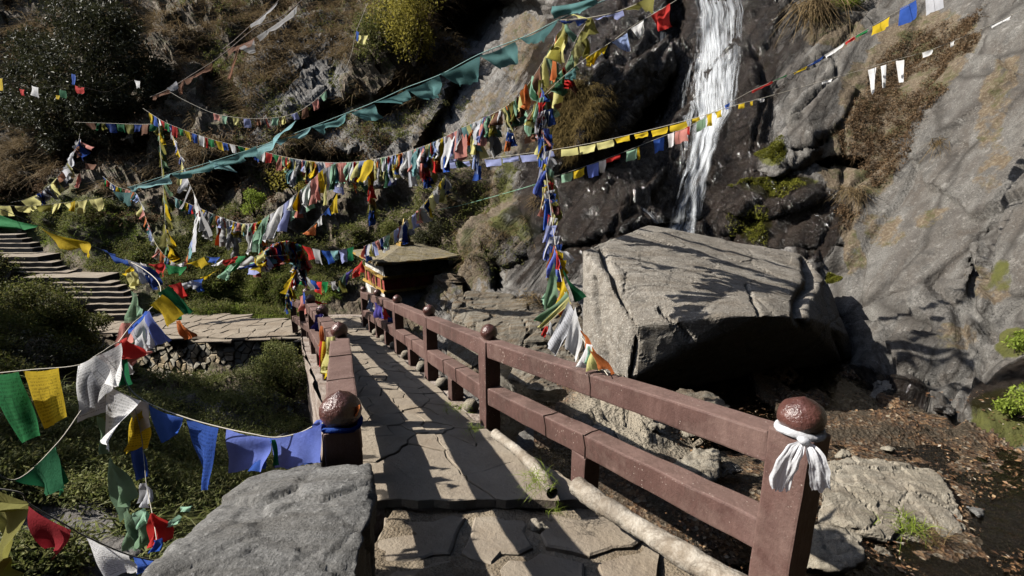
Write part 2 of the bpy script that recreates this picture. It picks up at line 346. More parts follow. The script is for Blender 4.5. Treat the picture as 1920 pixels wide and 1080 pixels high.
CRACKS = [([(1825,430),(1822,480),(1842,530),(1828,590),(1850,640)],9,.30),([(1920,560),(1870,600),(1830,650),(1800,720),(1780,785)],8,.22),([(1600,690),(1640,610),(1655,560),(1700,490),(1760,445),(1830,425)],5,.10),([(1560,480),(1600,440),(1690,360),(1790,290),(1830,240)],5,.09),
 ([(1820,590),(1740,545),(1690,520)],4,.06),([(1610,705),(1650,650),(1690,630),(1800,655),(1850,610)],6,.09),([(1500,540),(1560,530),(1595,470),(1600,400)],6,.16),([(1520,300),(1590,305),(1640,315)],5,.14),([(1440,350),(1520,400),(1600,410)],5,.14),([(1395,480),(1480,420),(1540,415)],5,.13),([(1920,330),(1850,370),(1830,430)],6,.15),
 ([(1330,440),(1400,420),(1430,380),(1500,350)],5,.14),([(1400,60),(1440,130),(1400,200),(1420,260)],6,.16),([(1500,60),(1450,170),(1430,250)],6,.12),([(1100,470),(1150,420),(1200,390),(1240,420)],5,.14),([(1000,560),(1040,480),(1090,440),(1150,360)],6,.2),([(900,560),(930,480),(960,440)],6,.2),([(1690,130),(1560,210),(1480,300)],4,.06),([(1920,200),(1860,270),(1800,330)],4,.08)]
def polydist(X, Y, L):
    r = np.full(np.shape(X), 1e9)
    for (ax, ay), (bx, by) in zip(L, L[1:]):
        t = np.clip(((X - ax) * (bx - ax) + (Y - ay) * (by - ay)) / ((bx - ax) ** 2 + (by - ay) ** 2), 0, 1); r = np.minimum(r, np.hypot(X - ax - t * (bx - ax), Y - ay - t * (by - ay)))
    return r
wx = PX + 10 * fbm(P * 1.2, 61, 3); wy = PY + 10 * fbm(P * 1.2, 67, 3)
for L_, wd_, dp_ in CRACKS: disp = disp - .45 * dp_ * np.exp(-(polydist(wx, wy, L_) / wd_) ** 2)
gx = np.gradient(PB, axis=1); gy = np.gradient(PB, axis=0); N = np.cross(gx, gy); N /= np.linalg.norm(N, axis=-1, keepdims=True) + 1e-9
N *= np.sign((N * (np.array(EYE) - P)).sum(-1, keepdims=True))
PT = P + N * disp[..., None]
def T(px, py):
    ix = np.interp(px, GX, np.arange(len(GX))); iy = np.interp(py, GY, np.arange(len(GY)))
    a = np.clip(np.floor(ix).astype(int), 0, len(GX) - 2); b = np.clip(np.floor(iy).astype(int), 0, len(GY) - 2)
    fx, fy = (ix - a)[..., None], (iy - b)[..., None]
    return (PT[b, a] * (1 - fx) * (1 - fy) + PT[b, a + 1] * fx * (1 - fy) + PT[b + 1, a] * (1 - fx) * fy + PT[b + 1, a + 1] * fx * fy)
def TN(px, py):
    a = np.clip(np.searchsorted(GX, px), 0, len(GX) - 1); b = np.clip(np.searchsorted(GY, py), 0, len(GY) - 1); return N[b, a]
MOSS = [(1450,290,26,26,0,1),(1465,355,75,12,-8,1),(1415,430,36,34,-30,.9),(1085,200,55,70,0,.65),(990,430,40,30,0,.8),(940,330,30,55,0,.6),(870,420,30,70,0,.5),(1565,528,16,12,0,1),(1880,520,24,34,0,.6),
        (1900,640,40,30,0,.9),(1890,800,70,45,0,1),(1560,15,60,20,-20,.6),(1420,100,30,40,0,.4),(420,570,220,45,0,.7),(500,620,80,40,0,.6),(300,430,260,60,15,.6),(80,400,140,70,0,.6)]
BRUSH = [(1730,120,120,90,-35,1),(1650,190,80,80,-45,1),(1610,300,80,70,-40,.95),(1600,370,22,90,10,1),(1660,430,50,40,0,.5),(1880,200,30,100,20,.6),(1870,320,30,60,20,.5),(1560,60,60,35,0,.8),(1790,640,50,25,-20,.55),
         (1860,540,40,40,0,.6),(1750,410,50,18,-20,.5),(940,240,80,80,0,.5),(1000,100,60,80,0,.6),(860,520,60,90,0,.5),(1600,480,20,50,0,.7)]
WET = [(1170,200,190,330,15,1),(1340,200,110,330,10,1),(1420,400,170,70,0,1),(1100,400,130,70,0,.8),(1450,120,60,130,20,.55),(1650,760,90,50,0,1),(1890,730,90,40,-40,1),(1520,430,60,70,0,.8),(1000,500,70,60,0,.5)]
mm = np.clip(blobs(PX, PY, MOSS), 0, 1); mb = np.clip(np.maximum(blobs(PX, PY, BRUSH), (1 - rock) * (PY < 770)), 0, 1); mw = np.clip(blobs(PX, PY, WET), 0, 1)
STRATA = (R(20), R(-48), R(20))
M_rock = rock_mat('cliff_rock', (.165,.155,.145), (.27,.26,.24), (.13,.11,.092), True, .8, .45, bas=(t1, t2, t3))
M_face = rock_mat('grey_slab_rock', (.128,.12,.108), (.19,.18,.163), (.095,.08,.066), True, .8, .45, bas=(t1, t2, t3))
def bedmat():
    b = NB('leafy_gravel'); v = b.vor(26, out='Color'); d = b.vor(26); n = b.noise(3, 5); f = b.noise(60, 4)
    sp = b.n.new('ShaderNodeSeparateColor'); b.l.new(v, sp.inputs[0])
    leaf = b.ramp(sp.outputs[0], [(0, (.02,.012,.008)), (.35, (.06,.032,.016)), (.6, (.13,.066,.03)), (.8, (.20,.12,.06)), (1, (.27,.23,.17))])
    col = b.mix(b.ramp(n, [(.4, 0), (.6, 1)]), leaf, (.045,.033,.02)); col = b.mix(b.ramp(f, [(.55, 0), (.7, .6)]), col, (.25,.22,.17))
    col = b.mix(b.attr('mask')[1], col, b.mix(b.noise(14, 6), (.22,.185,.135), (.34,.30,.235)))
    nb = b.bump(d, .03); nb = b.bump(f, .02, 1, nb); b.set(Base_Color=col, Roughness=.75, Normal=nb); return b.m
M_bed = bedmat()
nx, ny = len(GX), len(GY); vid = np.arange(nx * ny).reshape(ny, nx)
FQ = np.stack([vid[:-1, :-1], vid[1:, :-1], vid[1:, 1:], vid[:-1, 1:]], -1).reshape(-1, 4)
fpx = (.5 * (PX[:-1, :-1] + PX[1:, 1:])).ravel(); fpy = (.5 * (PY[:-1, :-1] + PY[1:, 1:])).ravel()
bedq = (fpy > 700) & (fpx > 1000) & (P[:-1, :-1, 2].ravel() < -1.02) & (fpy > np.interp(fpx, [1000, 1600, 1640, 1790, 1920, 2700], [700, 700, 740, 795, 850, 1150]))
facesel = {'stream_bed': bedq, 'rock_face': ~bedq & (fpx > 1400 + .3 * fpy), }
facesel['cliff'] = ~bedq & ~facesel['rock_face'] & (fpx > 870)
facesel['hillside'] = ~bedq & (fpx <= 870) & (fpy < 640)
facesel['gorge_bank'] = ~bedq & ~facesel['rock_face'] & ~facesel['cliff'] & ~facesel['hillside']
sand = np.clip(blobs(PX, PY, [(1200,800,120,48,12,1),(1300,850,60,30,20,.8)]), 0, 1)
VV = PT.reshape(-1, 3)
for nm, sel in facesel.items():
    fq = FQ[sel]; u, inv = np.unique(fq, return_inverse=True); me = mesh_np(nm, VV[u], inv.reshape(-1, 4))
    a = me.color_attributes.new('mask', 'FLOAT_COLOR', 'POINT')
    g = (sand if nm == 'stream_bed' else mb).ravel()[u]
    a.data.foreach_set('color', np.stack([mm.ravel()[u], g, mw.ravel()[u], np.ones(len(u))], -1).astype(np.float32).ravel())
    me.polygons.foreach_set('use_smooth', np.full(len(me.polygons), nm in ('rock_face', 'stream_bed', 'cliff'), bool)); o = link(nm, me, M_bed if nm == 'stream_bed' else M_face if nm == 'rock_face' else M_rock); props(o, kind='structure')
# far ground below and around
gm = NB('earth'); M_earth = gm.set(Base_Color=gm.mix(gm.noise(.5, 5), (.06,.05,.03), (.10,.085,.05)), Roughness=.95)
bm = bmesh.new(); bmesh.ops.create_grid(bm, x_segments=20, y_segments=20, size=900)
for v in bm.verts: v.co.z = -9
bm_obj('ground', bm, M_earth, rough=0)['kind'] = 'structure'
# unseen gorge walls added all round to cut sky light, lowered towards the sun
V = []; na, nr_ = 140, 16; ang = np.linspace(0, R(360), na); tt = np.linspace(0, 1, nr_)
Am, Tm = np.meshgrid(ang, tt); azd = (np.degrees(Am) + 180) % 360 - 180; fro = np.clip((75 - np.abs(azd)) / 12, 0, 1); rad_ = (16 + 26 * Tm) * (1 - fro) + (85 + 5 * Tm) * fro; nch = np.clip((np.abs(azd + 88) - 38) / 22, 0, 1); nch = nch * nch * (3 - 2 * nch); hh_ = -6 + ((102 * (1 - fro) + 175 * fro) * nch + 14 * (1 - nch)) * Tm ** .8; Pg = np.stack([rad_ * np.sin(Am), rad_ * np.cos(Am) + 3, hh_], -1); Pg = Pg + 1.2 * np.stack([fbm(Pg * .15, 1), fbm(Pg * .15 + 5, 2), fbm(Pg * .15 + 9, 3)], -1)
idx = np.arange(na * nr_).reshape(nr_, na); fq = np.stack([idx[:-1, :-1], idx[:-1, 1:], idx[1:, 1:], idx[1:, :-1]], -1).reshape(-1, 4)
o = link('sky_blocking_wall', mesh_np('sky_blocking_wall', Pg.reshape(-1, 3), fq), M_earth); o['kind'] = 'structure'

# ---------------------------------------------------------------- water
def watermat():
    b = NB('stream_water'); n = b.noise(9, 4, .6, dist=.8); nb = b.bump(n, .012)
    b.set(Base_Color=(.75,.72,.62), Roughness=.03, Normal=nb, Transmission_Weight=1.0, IOR=1.33); return b.m
M_water = watermat()
# pool upstream
xs = np.linspace(-.3, 8.5, 60); ys = np.linspace(1.2, 9.0, 60); X, Y = np.meshgrid(xs, ys)
Z = -1.33 + 0 * X
idx = np.arange(3600).reshape(60, 60); fq = np.stack([idx[:-1, :-1], idx[:-1, 1:], idx[1:, 1:], idx[1:, :-1]], -1).reshape(-1, 4)
o = link('stream_water', mesh_np('stream_water', np.stack([X, Y, Z], -1).reshape(-1, 3), fq), M_water); o['kind'] = 'structure'
# waterfall: overlapping veils hugging the rock
def fallmat(name, seed, dens):
    b = NB(name); uv = b.n.new('ShaderNodeUVMap').outputs[0]
    m1 = b.mapping((0, 0, 0), (11, 1.0, 1), uv); m2 = b.mapping((0, 0, 0), (44, 4, 1), uv)
    n = b.noise(1, 5, .65, m1, .4); n2 = b.noise(1, 4, .7, m2, .3)
    s = b.math('ADD', b.math('MULTIPLY', n, .6), b.math('MULTIPLY', n2, .4))
    sp = b.n.new('ShaderNodeSeparateXYZ'); b.l.new(uv, sp.inputs[0])
    e = b.math('MULTIPLY', sp.outputs[0], b.math('SUBTRACT', 1.0, sp.outputs[0])); e = b.math('MULTIPLY', e, 5.0, True)
    al = b.ramp(b.math('MULTIPLY', s, b.math('ADD', b.math('MULTIPLY', e, .45), .62)), [(dens, 0), (dens + .30, .9)])
    b.set(Base_Color=(.88,.92,.96), Roughness=.5, Alpha=al)
    b.p.inputs['Transmission Weight'].default_value = 0.0
    tr = b.n.new('ShaderNodeBsdfTranslucent'); tr.inputs[0].default_value = (.85,.9,.95, 1)
    tp = b.n.new('ShaderNodeBsdfTransparent'); m = b.n.new('ShaderNodeMixShader'); m.inputs[0].default_value = .35
    b.l.new(b.p.outputs[0], m.inputs[1]); m2_ = b.n.new('ShaderNodeMixShader'); b.l.new(al, m2_.inputs[0]); b.l.new(tp.outputs[0], m2_.inputs[1]); b.l.new(tr.outputs[0], m2_.inputs[2])
    b.l.new(m2_.outputs[0], m.inputs[2]); b.l.new(m.outputs[0], b.out.inputs[0]); return b.m
wf = empty('waterfall', T(np.array(1300.), np.array(440.)), 'white waterfall dropping down the dark wet cliff behind the big boulder', 'waterfall')
def veil(rows, mat, off, name='water_veil', nu=26):
    ys = np.array([r[0] for r in rows]); lx = np.array([r[1] for r in rows]); rx = np.array([r[2] for r in rows]); n = 90
    yy = np.linspace(ys[0], ys[-1], n); L = np.interp(yy, ys, lx); Rr = np.interp(yy, ys, rx); u = np.linspace(0, 1, nu)
    L = L + 3 * vnoise(np.c_[yy / 26, yy * 0, yy * 0], 4); Rr = Rr + 3 * vnoise(np.c_[yy / 21, yy * 0 + 5, yy * 0], 5)
    X = L[:, None] * (1 - u) + Rr[:, None] * u; Y = yy[:, None] + 0 * X; Pp = T(X, Y)
    # stand off from the rock, smooth vertically
    dirs = np.array(EYE) - Pp; dd = np.linalg.norm(dirs, axis=-1, keepdims=True); S = dd.copy()
    for k in range(6): S[1:-1] = (S[:-2] + S[1:-1] + S[2:]) / 3
    S = np.minimum(S, dd) - off - .06 * vnoise(np.stack([X / 9, Y / 40, 0 * X], -1), 8)[..., None]
    ray = UA(X, Y, 1.0) - np.array(EYE); ray /= np.linalg.norm(ray, axis=-1, keepdims=True); V = np.array(EYE) + ray * S
    idx = np.arange(n * nu).reshape(n, nu); fq = np.stack([idx[:-1, :-1], idx[1:, :-1], idx[1:, 1:], idx[:-1, 1:]], -1).reshape(-1, 4)
    me = mesh_np(name, V.reshape(-1, 3), fq); uvl = me.uv_layers.new(name='UVMap')
    uvs = np.stack([np.broadcast_to(u, (n, nu)), np.broadcast_to((yy / 100)[:, None], (n, nu))], -1).reshape(-1, 2)
    li = np.empty(len(me.loops), np.int32); me.loops.foreach_get('vertex_index', li); uvl.data.foreach_set('uv', uvs[li].astype(np.float32).ravel())
    return link(name, me, mat, wf)
F1 = fallmat('falling_water', 1, .45); F2 = fallmat('thin_falling_water', 2, .50); F3 = fallmat('water_mist', 3, .50)
veil([(-60,1303,1392),(60,1300,1396),(160,1288,1392),(210,1290,1385),(260,1290,1358),(300,1282,1346),(340,1272,1334),(400,1250,1320),(460,1226,1314)], F1, .42)
veil([(-60,1298,1345),(80,1302,1362),(180,1290,1376),(240,1296,1362),(300,1288,1340),(360,1264,1322),(460,1234,1310)], F1, .52)
veil([(-60,1375,1395),(60,1376,1396),(130,1366,1392),(200,1350,1388)], F2, .40)
veil([(60,1230,1262),(130,1232,1258),(160,1212,1250),(230,1205,1245)], F2, .22)
veil([(100,1270,1400),(200,1250,1395),(280,1262,1350),(330,1262,1330)], F3, .34)
veil([(330,1140,1180),(370,1150,1215),(400,1200,1245),(428,1225,1262)], F2, .16)
# left stream far below
M_foam = NB('rushing_water'); n = M_foam.noise(5, 6, .7, dist=1.0); M_foam = M_foam.set(Base_Color=M_foam.mix(M_foam.ramp(n, [(.56, 0), (.70, 1)]), (.05,.04,.025), (.75,.8,.85)), Roughness=.15, Normal=M_foam.bump(n, .08))
def sheet(name, rows, mat, off, nu=14, n=40):
    ys = [r[0] for r in rows]; yy = np.linspace(ys[0], ys[-1], n); L = np.interp(yy, ys, [r[1] for r in rows]); Rr = np.interp(yy, ys, [r[2] for r in rows]); u = np.linspace(0, 1, nu)
    X = L[:, None] * (1 - u) + Rr[:, None] * u; V = T(X, yy[:, None] + 0 * X) + np.array([0, -.05, off])
    idx = np.arange(n * nu).reshape(n, nu); fq = np.stack([idx[:-1, :-1], idx[1:, :-1], idx[1:, 1:], idx[:-1, 1:]], -1).reshape(-1, 4)
    return link(name, mesh_np(name, V.reshape(-1, 3), fq), mat)
sheet('brook', [(745,560,600),(775,545,640),(800,500,690),(830,470,700)], M_foam, .06)['kind'] = 'structure'
# ---------------------------------------------------------------- boulders
M_boulder = rock_mat('boulder_rock', (.245,.22,.185), (.36,.33,.285), (.19,.16,.125), False, 1.3, .85, strata=(R(10), R(-15), R(30)))
M_wetrock = rock_mat('wet_rock', (.07,.062,.055), (.12,.11,.10), (.05,.045,.04), False, 1.2, .2, wetness=.25)
M_lichen = rock_mat('lichen_rock', (.17,.15,.115), (.26,.235,.19), (.13,.085,.045), False, 2.2, .7)
M_slate = rock_mat('grey_slate', (.14,.137,.13), (.225,.22,.208), (.10,.093,.083), False, 1.6, .6, strata=(R(0), R(5), R(25)), bumpk=.5)
M_tan = rock_mat('tan_stone', (.33,.29,.22), (.42,.38,.31), (.24,.20,.15), False, 2.2, .3)
def unit_(v): return v / np.linalg.norm(v, axis=-1, keepdims=True)
def rock(pts, m, label, vox=.05, amp=.05, sharp=.03, name='boulder', seed=1, group=None, raw=False, grooves=(), flat=False):
    bm = bmesh.new()
    for p in pts: bm.verts.new(U(*p) if not raw else p)
    r = bmesh.ops.convex_hull(bm, input=bm.verts[:]); bmesh.ops.delete(bm, geom=list(set(r['geom_interior'] + r['geom_unused'])), context='VERTS')
    me = bpy.data.meshes.new('tmp'); bm.to_mesh(me); bm.free(); o = bpy.data.objects.new('tmp', me); COL.objects.link(o)
    md = o.modifiers.new('r', 'REMESH'); md.mode = 'VOXEL'; md.voxel_size = vox
    s = o.modifiers.new('s', 'SMOOTH'); s.iterations = 1 if flat else 3; s.factor = .5
    dg = bpy.context.evaluated_depsgraph_get(); me2 = bpy.data.meshes.new_from_object(o.evaluated_get(dg)); bpy.data.objects.remove(o); bpy.data.meshes.remove(me)
    n = len(me2.vertices); a = np.empty(n * 3, np.float32); me2.vertices.foreach_get('co', a); a = a.reshape(-1, 3).astype(float)
    nr = np.empty(n * 3, np.float32); me2.vertices.foreach_get('normal', nr); nr = nr.reshape(-1, 3)
    size = np.ptp(a, axis=0).max(); k = 3.2 / size
    bl, cr = blocks(a * k * np.array([1, 1, 1.4]) + seed, seed); bl2, cr2 = blocks(a * k * 3.1 + seed, seed + 9)
    d = amp * (.9 * fbm(a * k * .9, seed, 4) + .35 * ridged(a * k * 2.2, seed + 2, 4)) + sharp * (bl + .45 * bl2 - .9 * np.exp(-(cr / .03) ** 2)) + amp * .12 * fbm(a * k * 9, seed + 5, 3)
    if grooves:
        e_ = a - np.array(EYE); dep = e_[:, 1] * CP - e_[:, 2] * SP; qx = 960 + F * e_[:, 0] / dep; qy = 540 - F * (e_[:, 1] * SP + e_[:, 2] * CP) / dep; fc = np.clip(-(nr * unit_(e_)).sum(1) * 3, 0, 1)
        wq = 6 * vnoise(a * 4, 3)
        for L_, wd_, dp_ in grooves: d = d - dp_ * fc * np.exp(-(polydist(qx + wq, qy + wq, L_) / wd_) ** 2)
    a = a + nr * d[:, None]; me2.vertices.foreach_set('co', a.astype(np.float32).ravel()); me2.materials.clear(); me2.name = name
    for p in me2.polygons: p.use_smooth = not flat
    me2.update(); o = link(name, me2, m); props(o, label, 'boulder' if name == 'boulder' else 'rock', group); return rebase(o)
# the great boulder
rock([(1092,470,7.6),(1130,452,8.0),(1215,422,8.9),(1345,452,9.3),(1500,476,8.9),(1548,525,8.3),(1592,628,7.9),(1603,700,8.5),(1590,725,8.9),
      (1120,500,7.1),(1190,612,6.15),(1290,607,6.1),(1370,592,6.0),(1430,592,6.05),(1500,594,6.3),(1535,602,6.8),
      (1176,715,6.35),(1215,725,7.3),(1380,715,8.7),(1530,715,8.7),(1100,560,7.3),(1092,640,7.6),(1105,720,7.2),(1145,750,6.9),(1215,500,10.4),(1450,560,10.2),(1250,740,9.4),(1500,740,9.2)],
     M_boulder, 'huge angular grey boulder with a sunlit top and a black overhanging front, below the waterfall', .034, .014, .012, seed=3, flat=True, grooves=[([(1512,492),(1520,525),(1498,560),(1500,600)],9,.22),([(1405,540),(1425,590)],3,.06),([(1130,470),(1165,560),(1190,640),(1180,720)],5,.10),([(1545,530),(1560,600),(1590,700)],5,.08),([(1240,580),(1275,610),(1300,640)],5,.08),([(1110,520),(1125,620),(1140,700)],4,.08)])
rock([(848,562,9.6),(880,548,9.9),(960,552,9.8),(1010,566,9.4),(1035,590,9.0),(1040,660,8.6),(842,610,9.1),(835,690,8.6),(900,610,8.6),(1000,625,8.3),(930,720,8.0),(1030,760,7.6),(860,740,8.2),(900,560,11),(1010,600,10.6),(930,740,9.6)],
     M_lichen, 'brown lichen covered block between the shrine and the huge boulder', .035, .04, .035, seed=5, flat=True)
rock([(985,640,7.6),(1040,600,8.2),(1085,560,8.4),(1098,640,7.6),(1090,740,6.9),(1000,760,6.8),(950,720,7.2),(1060,780,6.6),(1040,650,9.2)], M_lichen, 'shadowed rock wedged against the left foot of the huge boulder', .035, .05, .03, seed=15, flat=True)
# slate boulder in the left foreground
rock([(470,898,2.15),(560,868,2.3),(702,862,2.2),(695,935,1.86),(690,985,1.75),(672,1085,1.5),(505,915,2.0),(385,960,1.88),(330,1010,1.68),(255,1085,1.42),(640,1150,1.42),(300,1150,1.36),
      (450,1120,2.6),(700,1080,2.25),(690,1200,1.9),(420,1280,1.7),(690,1290,1.75),(480,1060,2.5)], M_slate, 'flat topped grey slate boulder in the left foreground beside the bridge entrance', .015, .006, .010, seed=8)
# right bank
rock([(1535,868,4.9),(1600,857,5.05),(1760,878,4.9),(1790,925,4.55),(1815,980,4.25),(1800,1030,4.05),(1700,1025,4.0),(1600,985,4.1),(1530,985,4.2),(1540,920,4.4),(1700,1060,4.35),(1560,1000,4.9)],
     M_tan, 'low flat tan boulder among wet leaves right of the scarf tied post', .022, .016, .02, seed=12, flat=True)
rock([(1525,985,3.75),(1600,992,3.75),(1625,1000,3.7),(1620,1050,3.5),(1600,1072,3.45),(1530,1072,3.45),(1480,1060,3.6),(1560,1060,4.0)], M_tan, 'small squared tan rock at the foot of the scarf tied post', .02, .02, .012, 'rock', 13)
rock([(1638,712,6.9),(1700,712,7.0),(1752,735,6.8),(1768,768,6.5),(1740,785,6.4),(1640,765,6.5),(1630,740,6.7),(1720,760,7.5),(1650,760,7.4)], M_boulder, 'angular grey rock standing in the pool under the right rock face', .025, .03, .025, 'rock', 14)
rock([(1245,738,5.6),(1290,733,5.8),(1345,740,5.7),(1372,768,5.3),(1360,800,5.1),(1270,800,5.2),(1300,790,5.9)], M_lichen, 'mossy rounded rock just behind the upper rail', .025, .03, .015, 'rock', 16)
rock([(1262,856,4.6),(1318,838,4.75),(1350,842,4.7),(1352,880,4.5),(1330,920,4.25),(1285,925,4.2),(1258,900,4.35),(1320,900,4.9)], M_tan, 'pale tan wedge of rock seen between the two rails', .02, .025, .015, 'rock', 17)
rock([(1345,935,4.0),(1400,940,4.0),(1428,955,3.95),(1425,1000,3.7),(1395,990,3.7),(1335,955,3.85),(1400,980,4.2)], M_slate, 'greenish grey cube of rock seen under the lower end of the upper rail', .016, .015, .012, 'rock', 18)
for i, (x, y, d, s, lb, mt) in enumerate([(1095,800,5.2,.16,'dark flat stone in the shade beside the terracotta shards', M_wetrock),(1135,815,5.0,.14,'dark triangular stone resting on the sandy slope', M_slate),(1165,845,4.8,.10,'small pale stone beside the terracotta shard', M_tan),
        (1670,845,5.3,.07,'small white stone on the leaf bed behind the tan boulder', M_tan),(1575,852,5.1,.08,'pale pebble touching the rear edge of the tan boulder', M_tan),(1770,770,6.1,.10,'small dark stone at the water line of the pool', M_wetrock),
        (1830,960,4.4,.07,'lone grey stone among the brown leaves at the right', M_slate),(1015,985,2.85,.06,'flat flake of stone lying on the worn step', M_tan),
        (1230,800,5.4,.08,'small tan stone on the sandy slope below the great boulder', M_tan),(1290,812,5.25,.09,'pale cobble on the sandy slope nearest the mossy rock', M_tan),(1360,880,4.7,.1,'dark cobble by the pale tan wedge of rock', M_wetrock),(1660,1035,3.95,.06,'small brown stone in front of the grass tuft', M_lichen)]):
    c = U(x, y, d); rr = random.Random(i)
    rock([c + Vector((rr.uniform(-1, 1) * s * 1.3, rr.uniform(-1, 1) * s, rr.uniform(-.4, .6) * s)) for k in range(11)], mt, lb, s / 7, s * .1, s * .08, 'stone', 30 + i, raw=True)

# ---------------------------------------------------------------- footbridge
b = NB('bridge_stone'); n1 = b.noise(3, 6, .65); n2 = b.noise(30, 5, .7)
c = b.mix(b.ramp(n1, [(.35, 0), (.65, 1)]), (.19,.15,.11), (.27,.225,.17)); c = b.mix(b.ramp(n2, [(.5, 0), (.75, .6)]), c, (.22,.18,.14))
c = b.mix(b.math('MULTIPLY', b.rnd(), .35), c, (.30,.265,.215)); c = b.mix(b.ramp(b.noise(1.3, 5, .7), [(.55, 0), (.7, .5)]), c, (.20,.15,.10))
M_pave = b.set(Base_Color=c, Roughness=.9, Normal=b.bump(n2, .01, 1, b.bump(n1, .04, .6)))
b = NB('trodden_dirt'); n1 = b.noise(4, 7, .7); n2 = b.noise(45, 4, .7); n3 = b.vor(60)
c = b.mix(b.ramp(n1, [(.35, 0), (.65, 1)]), (.13,.095,.06), (.25,.21,.155)); c = b.mix(b.ramp(n2, [(.55, 0), (.7, .7)]), c, (.33,.29,.23)); c = b.mix(b.ramp(b.noise(2, 5), [(.5, 0), (.62, .5)]), c, (.10,.07,.04))
M_dirt = b.set(Base_Color=c, Roughness=.95, Normal=b.bump(n3, .01, .6, b.bump(n1, .06)))
RT = [(1600,900,1.72),(1490,812,2.3),(917,636,4.75),(805,592,6.75),(745,568,8.75),(708,555,10.7),(682,547,12.6)]    # right rail, top line
LT = [(641,800,2.35),(637,632,4.75),(605,592,6.75),(583,568,8.75),(575,553,10.7)]
RW = [U(*p) for p in RT]; LW = [U(*p) for p in LT]
H = .86
def base(v, h=H): return v - Vector((0, 0, h))
# deck edge curves keyed on y
yk = [-1.0, 1.6, 2.25, 4.6, 6.5, 8.4, 10.3, 12.6, 14.0]
def zdeck(y): return float(np.interp(y, [-1, RW[1].y, RW[2].y, RW[3].y, RW[6].y, 15], [-.34, RW[1].z - H, RW[2].z - H, RW[3].z - H, RW[6].z - H, RW[6].z - H - .1]))
def xl(y): return float(np.interp(y, [-1, LW[0].y, LW[1].y, LW[2].y, LW[3].y, LW[4].y, 14], [-.3, LW[0].x - .02, LW[1].x, LW[2].x, LW[3].x, LW[4].x, LW[4].x - 1.4]))
def xr(y): return float(np.interp(y, [-1, RW[1].y, RW[2].y, RW[3].y, RW[6].y, 14], [2.4, RW[1].x, RW[2].x, RW[3].x, RW[6].x, RW[6].x - .6]))
bridge = empty('footbridge', (LW[1].x + .7, LW[1].y, zdeck(LW[1].y) - .6), 'narrow stone paved footbridge running away to the shrine between two brown railings', 'footbridge')
def ribbon(name, ys, fl, fr, top, thick, m, parent, nu=10, rough=.01):
    V = []; n = len(ys)
    for y in ys:
        a, c = fl(y), fr(y)
        for k in range(nu + 1): V.append((a + (c - a) * k / nu, y, top(y)))
        for k in range(nu + 1): V.append((a + (c - a) * k / nu, y, top(y) - thick))
    V = np.array(V); V[:, 2] += rough * fbm(V * 3, 4, 4); V[:, 0] += rough * 1.5 * fbm(V * 2.5 + 9, 5, 3); w = 2 * (nu + 1); Fc = []
    for i in range(n - 1):
        o_ = i * w
        for k in range(nu): Fc.append((o_ + k, o_ + k + 1, o_ + w + k + 1, o_ + w + k)); Fc.append((o_ + nu + 1 + k, o_ + w + nu + 1 + k, o_ + w + nu + 2 + k, o_ + nu + 2 + k))
        Fc.append((o_, o_ + w, o_ + w + nu + 1, o_ + nu + 1)); Fc.append((o_ + nu, o_ + nu + nu + 1, o_ + w + nu + nu + 1, o_ + w + nu))
    for o_ in (0, (n - 1) * w):
        for k in range(nu): Fc.append((o_ + k, o_ + nu + 1 + k, o_ + nu + 2 + k, o_ + k + 1))
    o = link(name, mesh_np(name, V, Fc, False), m, parent); return o
Y0 = 3.02        # where the raised paving ends towards the camera
b = NB('rendered_stone'); n1 = b.noise(2.5, 6, .7); n2 = b.noise(25, 4)
M_render = b.set(Base_Color=b.mix(b.ramp(n1, [(.4, 0), (.6, 1)]), (.34,.29,.25), (.20,.15,.12)), Roughness=.9, Normal=b.bump(n2, .02, 1, b.bump(n1, .05)))
ribbon('deck_slab', np.arange(Y0 + .04, 13.6, .12), lambda y: xl(y) - .16, lambda y: xr(y) + (.16 if y > 4.7 else -.06), lambda y: zdeck(y) - .035, .42, M_render, bridge)
# entrance ground, one step lower, with a skirt going down to the stream
ent = ribbon('path', np.arange(-1.5, 4.8, .05), lambda y: -1.15 + .12 * y if y < 3.1 else xl(y) - .1, lambda y: xr(y) + .02 + .1 * max(0, 2.2 - y), lambda y: zdeck(y) - .09, .8, M_dirt, None, 40, .03); ent['kind'] = 'structure'
# low strip of rubble between the paving and the right railing
vrow = []
def build_paving(parent, y0, y1, n, seedv, prefix='paving_stone'):
    rs = np.random.RandomState(seedv); W = 1.5; L = y1 - y0
    s = []; yv = y0
    while yv < y1:                              # irregular courses
        h = rs.uniform(.16, .40) if yv > y0 + .5 else .5; k = rs.choice([3, 4, 4, 5]) if yv > y0 + .5 else 2; xs_ = np.sort(rs.uniform(0, 1, k)) * .5 + (np.arange(k) + .5) / k * .5
        for x in xs_: s.append((x * W, yv + h / 2 + rs.uniform(-.08, .08)))
        yv += h
    S = np.array(s); S[:, 1] *= 1.0
    poly = [(0, y0), (W, y0), (W, y1), (0, y1)]
    f = lambda u, v, h: (xl(v) + .09 + (xr(v) - .10 - xl(v) - .09) * (u / W), v, zdeck(v) + h - .03)
    for k in range(len(S)):
        c = vcell(S, k, poly)
        if c is None or len(c) < 3: continue
        q = refine(c, .09, .028, seedv); stone(prefix, q, f, .03 + rs.uniform(-.010, .010), M_pave, parent, .008, .005, -.03, .010)
build_paving(bridge, Y0, 13.2, 0, 5)
